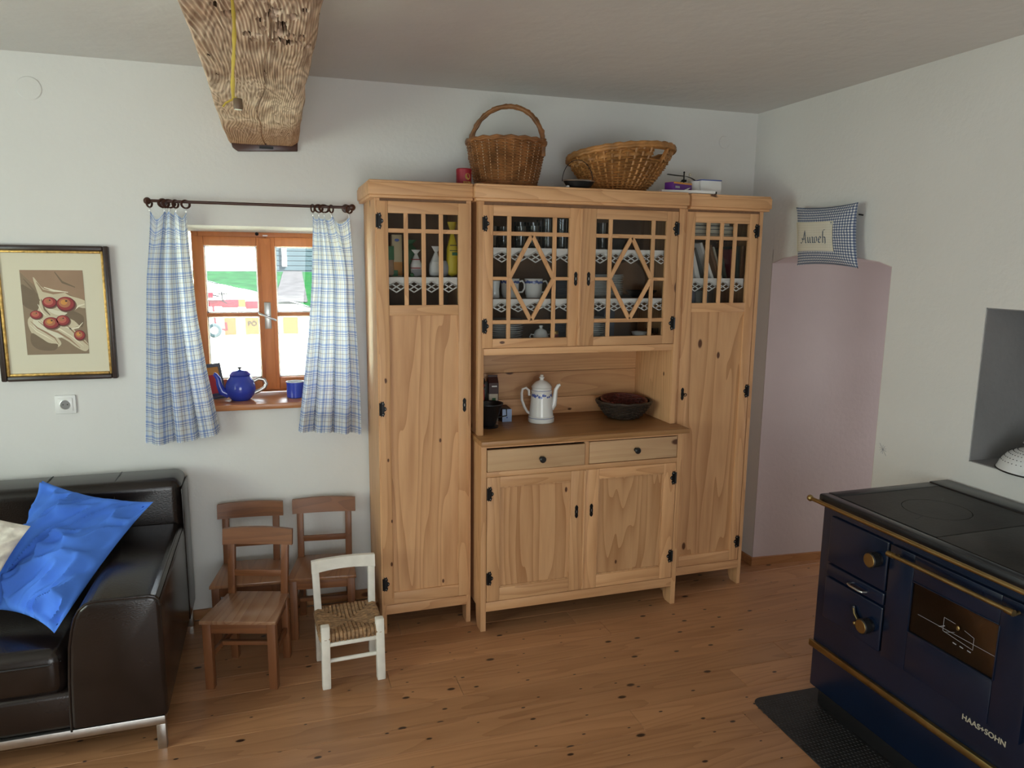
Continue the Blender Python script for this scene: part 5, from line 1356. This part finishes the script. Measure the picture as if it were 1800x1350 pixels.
m = MB(); m.box(-.0245, .0245, -.0335, .0335, .140, .1955); m.prism([(-.033, .195), (.033, .195), (.004, .222), (-.004, .222)], 'x', -.0245, .0245); m.box(-.0245, .0245, -.003, .003, .220, .232); m.box(.0212, .0246, -.0337, .0335, 0, .195); m.move(cm).build('brown_wrap', 'brown_pack', mc)
m = MB(); m.box(-.008, .010, -.0345, -.0333, .085, .120); m.move(cm).build('green_print', 'green_pack', mc)
m = MB(); m.box(-.010, .016, -.0348, -.0335, .176, .182); m.move(cm).build('white_print', 'paper', mc)
m = MB()
for k in range(4): m.box(-.020, .018, -.0345, -.0333, .012 + k * .010, .015 + k * .010)
m.move(cm).build('line_print', 'line_grey', mc)['kind'] = 'stuff'
tb = thing('tea_box', 'small tea box with a pale blue end beside the drink carton', 'box', (-1.475, -.15, WT))
cm = Matrix.Translation((-1.484, -.135, WT)) @ Matrix.Rotation(math.radians(-4), 4, 'Z')
m = MB(); m.box(-.024, .024, -.030, .085, 0, .064, .001); m.move(cm).build('carton', 'brown_pack', tb)
m = MB(); m.box(-.0243, .0243, -.0315, -.0295, -.0002, .0643, .0008); m.move(cm).build('blue_end', 'lightblue_pack', tb)
m = MB(); m.sphere((0, -.0317, .022), .004, (1, .15, 1), 8); m.move(cm).build('print', 'blue_print', tb)
c = V((-.868, -.225, WT)); db = thing('dark_basket_bowl', 'dark wicker bowl in the corner of the worktop compartment', 'bowl', c)
def dsh(t, a): r_ = .070 + .072 * t ** .62; return c + V((r_ * math.cos(a), r_ * math.sin(a) * .95, .006 + .084 * t))
weave(db, dsh, 11, 28, .0046, .004, ('dark_wicker', 'dark_wicker'))
m = MB(); m.tube([dsh(1, k / 56 * 2 * PI) + V((0, 0, .002 * math.sin(k * 1.4))) for k in range(56)], .0075, 7, closed=True); m.build('rim', 'dark_wicker', db)
m = MB(); m.lathe([(0, .003), (.070, .002), (.074, .010), (0, .011)], c, 28); m.build('base', 'dark_wicker', db)
c2 = c + V((.004, .006, .030)); rb = thing('red_basket_bowl', 'reddish wicker bowl nested inside the dark wicker bowl', 'bowl', c2)
def rsh(t, a): r_ = .060 + .058 * t ** .7; return c2 + V((r_ * math.cos(a), r_ * math.sin(a) * .95, .004 + .062 * t + .012 * t * math.sin(a)))
weave(rb, rsh, 9, 26, .0042, .0036, ('red_wicker', 'red_wicker'))
m = MB(); m.tube([rsh(1, k / 56 * 2 * PI) for k in range(56)], .0055, 7, closed=True); m.build('rim', 'red_wicker', rb)
m = MB(); m.lathe([(0, .001), (.060, .001), (.063, .007), (0, .008)], c2, 24); m.build('base', 'red_wicker', rb)

# ================================================================== BEHIND THE GLASS
SL = 1.646     # shelf with food packets
o = thing('cereal_carton', 'tall cream and orange cereal carton behind the cupboard glass', 'carton', (-2.040, -.23, SL))
MB().box(-2.066, -2.020, -.255, -.20, SL, SL + .187, .001).build('body', 'beige_pack', o)
MB().box(-2.0665, -2.0195, -.2558, -.1995, SL + .006, SL + .066, .001).build('orange_base', 'orange_pack', o)
MB().sphere((-2.043, -.2556, SL + .163), .011, (1, .08, .6), 12).build('emblem', 'blue_print', o)
def bag(name, label, cx, cy, w, d, h, mat, neck=.5, top=None, tie=None, tilt=0., seed=0, cat='food bag', tuft=.03):
    r_ = thing(name, label, cat, (cx, cy, SL))
    def f(u, v):
        a = u * 2 * PI; t = v
        k = min(1, t / .08) ** .5 if t < .08 else (1 if t < neck else (1 - (t - neck) / (1 - neck)) * .80 + .20)
        sq = 1 / max(abs(math.cos(a)), abs(math.sin(a))) ** .6
        n_ = 1 + .10 * fnoise(math.cos(a) * 2 + seed, math.sin(a) * 2, t * 5 + seed)
        return V((cx + w / 2 * k * math.cos(a) * sq * n_ * .9 + tilt * t * t, cy + d / 2 * k * math.sin(a) * sq * n_ * .9, SL + h * t))
    m = MB(); m.grid(f, 28, 18, cu=True); m.poly([f(k / 28, 0) for k in range(28)]); m.build('pouch', mat, r_, weld=.0002, angle=60)
    if tuft:
        m = MB()
        def g(u, v):
            a = u * 2 * PI; k = (.10 + .22 * v) * w; return V((cx + tilt + k * math.cos(a) * (1 + .3 * math.sin(5 * a)), cy + .4 * k * math.sin(a), SL + h + tuft * (v - .1)))
        m.grid(g, 20, 5, cu=True); m.build('gathered_top', mat, r_)
    return r_
b1 = bag('snack_bag', 'clear bag of oats with a green print beside the cereal carton', -2.100 + .012, -.30, .050, .05, .115, 'oat', .75, seed=2, tuft=.0)
MB().box(-2.108, -2.068, -.331, -.327, SL + .075, SL + .135, .004).build('green_label', 'green_pack', b1)
MB().box(-2.075, -2.050, -.318, -.316, SL + .004, SL + .03, .002).build('green_spot', 'green_pack', b1)
b2 = bag('herb_bag', 'dark green bag standing behind the red-banded white packet', -1.965, -.16, .075, .06, .150, 'green_pack', .8, seed=5, tuft=.02)
b3 = bag('flour_packet', 'white packet with red bands behind the cupboard glass', -1.962, -.285, .054, .05, .105, 'paper', .55, seed=7, tuft=.018)
MB().box(-1.986, -1.938, -.3125, -.309, SL + .008, SL + .034, .002).build('grey_label', 'line_grey', b3)
for z, hw in ((.040, .025), (.078, .020)):
    m = MB(); m.tube([(-1.962 + hw * math.cos(k / 20 * 2 * PI), -.285 + .0265 * math.sin(k / 20 * 2 * PI), SL + z) for k in range(20)], .0022, 6, closed=True); m.build('red_band', 'red_pack', b3)
b4 = bag('sugar_bag', 'white twisted plastic bag between the red-banded packet and the yellow bag', -1.878, -.285, .054, .05, .115, 'porcelain', .5, seed=9, tuft=.026, tilt=.008)
MB().box(-1.895, -1.862, -.313, -.310, SL + .02, SL + .07, .002).build('label', 'paper', b4)
b5 = bag('pasta_bag', 'tall yellow pasta bag behind the cupboard glass', -1.795, -.285, .056, .055, .205, 'yellow_pack', .62, seed=11, tuft=.048)
for z, w in ((.118, .017), (.142, .016)): MB().box(-1.795 - w, -1.795 + w, -.313, -.3085, SL + z, SL + z + .003).build('print_line', 'ink', b5)
MB().box(-1.802, -1.776, -.3145, -.311, SL + .098, SL + .112, .002).build('emblem', 'green_pack', b5)
m = MB(); m.sphere((-1.832, -.29, SL + .038), .034, (.6, .6, 1.1), 14); tag(m.build('paper_bag', 'line_grey', base=(-1.832, -.29, SL)), 'small grey packet beside the tall yellow pasta bag', 'packet')
m = MB(); m.sphere((-1.990, -.335, SL + .0095), .0095, n=12); tag(m.build('pale_marble', 'green_pack', base=(-1.990, -.335, SL)), 'pale green ball at the foot of the red-banded packet', 'ball')

# drinking glasses on the upper hutch shelf
G1 = 1.781
def tumbler(x, y, r_, h, label):
    m = MB(); c = V((x, y, G1))
    m.lathe([(0, 0), (r_ * .80, 0), (r_ * .84, .004), (r_, h), (r_ - .0022, h), (r_ * .84 - .002, .012), (0, .010)], c, 24)
    tag(m.build('drinking_glass', 'tumbler', base=c), label, 'glass', 'drinking glasses on the hutch shelf')
row = [(-1.610, -.30, .030, .098), (-1.545, -.27, .031, .098), (-1.470, -.30, .033, .102), (-1.405, -.30, .033, .104), (-1.440, -.20, .030, .125), (-1.375, -.20, .030, .125), (-1.335, -.30, .031, .138), (-1.322, -.19, .030, .138), (-1.262, -.30, .030, .138), (-1.235, -.19, .030, .138)]
n_ = {}
for x, y, r_, h in row:
    kind = 'low' if h < .11 else 'tall front' if y < -.25 else 'tall back'
    n_[kind] = n_.get(kind, -1) + 1
    lab = {'low': ' low clear tumbler on the hutch shelf from the hutch side', 'tall front': ' tall clear tumbler of the front row beside the low tumblers', 'tall back': ' tall clear tumbler of the back row behind the low tumblers'}[kind]
    tumbler(x, y, r_, h, ORD[n_[kind]] + lab)
for k, (x, y) in enumerate(((-1.110, -.29), (-1.085, -.19), (-1.012, -.21))): tumbler(x, y, .027, .132, ('front slim clear glass beside the door stile', 'slim clear glass behind the front slim glass', 'slim clear glass between another slim glass and the dark bowl')[k])
c = V((-.955, -.27, G1)); m = MB(); m.lathe([(0, 0), (.025, 0), (.045, .020), (.058, .050), (.056, .051), (.042, .022), (0, .006)], c, 24); tag(m.build('dark_bowl', 'castiron', base=c), 'dark bowl on the upper hutch shelf beside the slim glasses', 'bowl')
# middle shelf: mugs, plates
G2 = 1.550
def mug(x, y, ang, label):
    c = V((x, y, G2)); r_ = thing('mug', label, 'mug', c, 'white mugs on the hutch shelf')
    m = MB(); m.lathe([(0, 0), (.034, 0), (.036, .004), (.036, .010), (.040, .018), (.043, .085), (.045, .090), (.043, .0905), (.041, .086), (.037, .016), (0, .012)], c, 30); m.build('body', 'porcelain', r_)
    m = MB(); rg_ = random.Random(int(x * 1000))
    for k in range(24):
        a = k / 24 * 2 * PI; q = rg_.uniform(.006, .009); zz = .074 + rg_.uniform(-.003, .003)
        m.poly([c + V(((.0432 + .0008) * math.cos(a + q * math.cos(t) / .043), .0440 * math.sin(a + q * math.cos(t) / .043), zz + q * .9 * math.sin(t))) for t in [i / 8 * 2 * PI for i in range(8)]])
    m.build('flower_band', 'blue_print', r_, recalc=False)['kind'] = 'stuff'
    d = V((math.cos(ang), math.sin(ang), 0))
    m = MB(); m.tube([c + d * a + V((0, 0, b)) for a, b in ((.040, .076), (.058, .080), (.068, .066), (.068, .044), (.058, .028), (.038, .026))], .0045, 8); m.build('handle', 'porcelain', r_)
mug(-1.398, -.285, -.35, 'white mug with a blue flower band, its handle free, on the hutch shelf')
mug(-1.512, -.275, -.30, 'white mug with a blue flower band between the jars and another mug')
for i, x in enumerate((-1.640, -1.590)):
    m = MB(); c = V((x, -.26 - .02 * i, G2)); m.lathe([(0, 0), (.022, 0), (.024, .006), (.021, .040), (.026, .080), (.024, .081), (.019, .040), (0, .01)], c, 20)
    tag(m.build('egg_cup', 'blue_grey' if i == 0 else 'porcelain', base=c), ('dark' if i == 0 else 'white') + ' slender cup beside the mugs on the hutch shelf', 'cup')
def plates(x, y, z, r_, n, dz, mat, label, group, jit=.003):
    rg_ = random.Random(int(x * 977) + n)
    for k in range(n):
        c = V((x + rg_.uniform(-jit, jit), y + rg_.uniform(-jit, jit), z + k * dz)); m = MB()
        m.lathe([(0, 0), (r_ * .62, 0), (r_ * .66, .0025), (r_ * .80, .0065), (r_, .0125), (r_ * .99, .0140), (r_ * .78, .0085), (r_ * .62, .0045), (0, .004)], c, 32)
        tag(m.build('plate', mat, base=c), ORD[k] + ' plate from the bottom, ' + label, 'plate', group)
plates(-1.228, -.23, G2, .075, 9, .0085, 'blue_grey', 'in the dark stack between the hutch doors', 'dark plates stacked on the hutch shelf')
plates(-1.000, -.23, G2 + .0, .092, 12, .0088, 'porcelain', 'in the white stack on the middle hutch shelf', 'white plates stacked on the middle hutch shelf')
m = MB(); rot = Matrix.Rotation(math.radians(80), 3, 'X'); c = V((-.838, -.16, 1.640))
m.lathe([(0, .0), (.050, .002), (.062, .012), (.086, .018), (.0885, .020), (.086, .022), (.060, .016), (0, .006)], c, 36, rot=rot)
tag(m.build('upright_plate', 'brown_book', base=(c.x, c.y, G2)), 'brown round dish standing upright at the back of the hutch', 'dish')
m = MB(); c = V((-.825, -.29, G2)); m.lathe([(0, 0), (.045, 0), (.070, .026), (.078, .034), (.076, .035), (.066, .026), (0, .006)], c, 28); tag(m.build('dark_dish', 'castiron', base=c), 'dark shallow dish beside the tall stack of white plates', 'dish')
# bottom of the hutch
G3 = 1.327
plates(-1.525, -.235, G3, .088, 11, .0105, 'porcelain', 'in the white stack beside the sugar bowl', 'white plates stacked beside the sugar bowl', .005)
plates(-1.232, -.235, G3, .062, 10, .0105, 'blue_grey', 'in the small dark stack beside the red jar', 'small dark plates on the hutch floor')
plates(-1.075, -.235, G3, .080, 12, .0100, 'porcelain', 'in the white stack beside the blue-grey carton', 'white plates on the hutch floor behind the right door')
c = V((-1.362, -.30, G3)); sg = thing('sugar_bowl', 'white lidded sugar bowl with side handles on the hutch floor', 'sugar bowl', c)
m = MB(); m.lathe([(0, 0), (.022, 0), (.024, .004), (.036, .022), (.038, .038), (.033, .054), (.030, .058), (0, .058)], c, 28); m.build('body', 'porcelain', sg)
m = MB(); m.lathe([(.032, .058), (.026, .068), (.012, .075), (.006, .078), (.010, .086), (.008, .092), (0, .093)], c, 24); m.build('lid', 'porcelain', sg)
for s in (-1, 1):
    m = MB(); m.tube([c + V((s * a, 0, b)) for a, b in ((.034, .046), (.050, .050), (.056, .038), (.048, .026), (.036, .022))], .0032, 8); m.build('handle', 'porcelain', sg)
c = V((-1.302, -.325, G3)); jr = thing('jam_jar', 'small dark red jar with a gold lid beside the sugar bowl', 'jar', c)
m = MB(); m.lathe([(0, 0), (.020, 0), (.0215, .004), (.0215, .048), (.018, .054), (0, .054)], c, 20); m.build('body', 'red_jar', jr)
m = MB(); m.lathe([(.0200, .052), (.0200, .064), (.018, .066), (0, .066)], c, 20); m.build('lid', 'gold', jr)
c = V((-.835, -.30, G3)); m = MB(); m.lathe([(0, 0), (.020, 0), (.021, .003), (.009, .010), (.010, .026), (.034, .036), (.040, .052), (.038, .052), (.030, .038), (0, .032)], c, 28); tag(m.build('footed_cup', 'porcelain', base=c), 'white footed cup on the hutch floor behind the right door', 'cup')
tag(MB().box(-.985, -.925, -.20, -.10, G3, G3 + .16, .002).build('grey_carton', 'blue_grey', base=(-.955, -.15, G3)), 'blue-grey carton standing behind the footed cup', 'carton')
for i, x in enumerate((-.765, -.735)):
    m = MB(); c = V((x, -.28, G3)); m.lathe([(0, 0), (.014, 0), (.016, .003), (.003, .010), (.003, .030), (.014, .040), (.018, .066), (.016, .066), (.011, .042), (0, .036)], c, 16); tag(m.build('liqueur_glass', 'tumbler', base=c), ('small stemmed liqueur glass between the footed cup and another liqueur glass', 'small stemmed liqueur glass next to the hutch side')[i], 'glass', 'stemmed glasses on the hutch floor')

# books in the narrow right cupboard
SR = 1.646
def book(x, y, w, d, h, tilt, mat, label, spine=True):
    """leaning book: spine faces the room, tilt in degrees to the left"""
    r_ = thing('book', label, 'book', (x, y, SR)); mt = Matrix.Translation((x, y, SR)) @ Matrix.Rotation(math.radians(tilt), 4, 'Y')
    m = MB(); m.box(-w, -w + .002, -d / 2, d / 2, 0, h, .0006); m.box(-.002, 0, -d / 2, d / 2, 0, h, .0006); m.box(-w, 0, -d / 2 - .002, -d / 2, 0, h, .0006); m.move(mt).build('cover', mat, r_)
    m = MB(); m.box(-w + .002, -.002, -d / 2 + .001, d / 2 - .003, .003, h - .003); m.move(mt).build('pages', 'cream_pack', r_)
book(-.556, -.26, .010, .14, .150, -17, 'paper', 'white booklet with a ragged edge leaning behind the cupboard glass')
book(-.528, -.27, .024, .15, .185, -17, 'paper', 'thick white book leaning in the row behind the glass')
book(-.487, -.25, .010, .15, .165, -22, 'grey_book', 'grey photo-covered booklet leaning among the books')
book(-.455, -.28, .014, .15, .195, -24, 'paper', 'slim white book leaning above the grey booklet')
book(-.405, -.26, .016, .15, .180, -20, 'brown_book', 'brown book leaning in the row behind the glass')
book(-.385, -.25, .010, .15, .170, -20, 'cream_pack', 'cream booklet leaning against the brown book')
book(-.350, -.24, .012, .15, .160, -16, 'green_book', 'dark green book leaning between the brown and red books')
book(-.318, -.25, .014, .15, .150, -8, 'red_jar', 'dark red book leaning in the row behind the glass')
book(-.285, -.25, .020, .15, .165, -2, 'green_book', 'dark green book standing upright beside the red book')
book(-.262, -.25, .018, .15, .165, 0, 'brown_book', 'brown book standing upright at the cupboard side')
for i, (w, mt) in enumerate(((.30, 'grey_book'), (.28, 'cream_pack'), (.30, 'blue_grey'), (.26, 'grey_book'))):
    z = 1.852 + i * .019; r_ = thing('flat_book', ('grey', 'cream', 'blue-grey', 'grey')[i] + ' book lying in the flat pile on the top shelf, ' + ('lowest', 'second', 'third', 'topmost')[i] + ' of the pile', 'book', (-.47, -.24, z), 'books lying flat on the top shelf')
    x0 = -.62; m = MB(); m.box(x0, x0 + w, -.33, -.15, z, z + .002); m.box(x0, x0 + w, -.33, -.15, z + .016, z + .018); m.build('cover', mt, r_)
    MB().box(x0 + .003, x0 + w - .003, -.327, -.153, z + .002, z + .016).build('pages', 'cream_pack', r_)
for x0, x1, mt, lb in ((-.64, -.55, 'blue_grey', 'blue-grey box file on the lower shelf under the lace'), (-.545, -.47, 'grey_book', 'dark grey box on the lower shelf under the lace')):
    tag(MB().box(x0, x1, -.34, -.10, 1.505, 1.585, .002).build('storage_box', mt, base=((x0 + x1) / 2, -.2, 1.505)), lb, 'box')
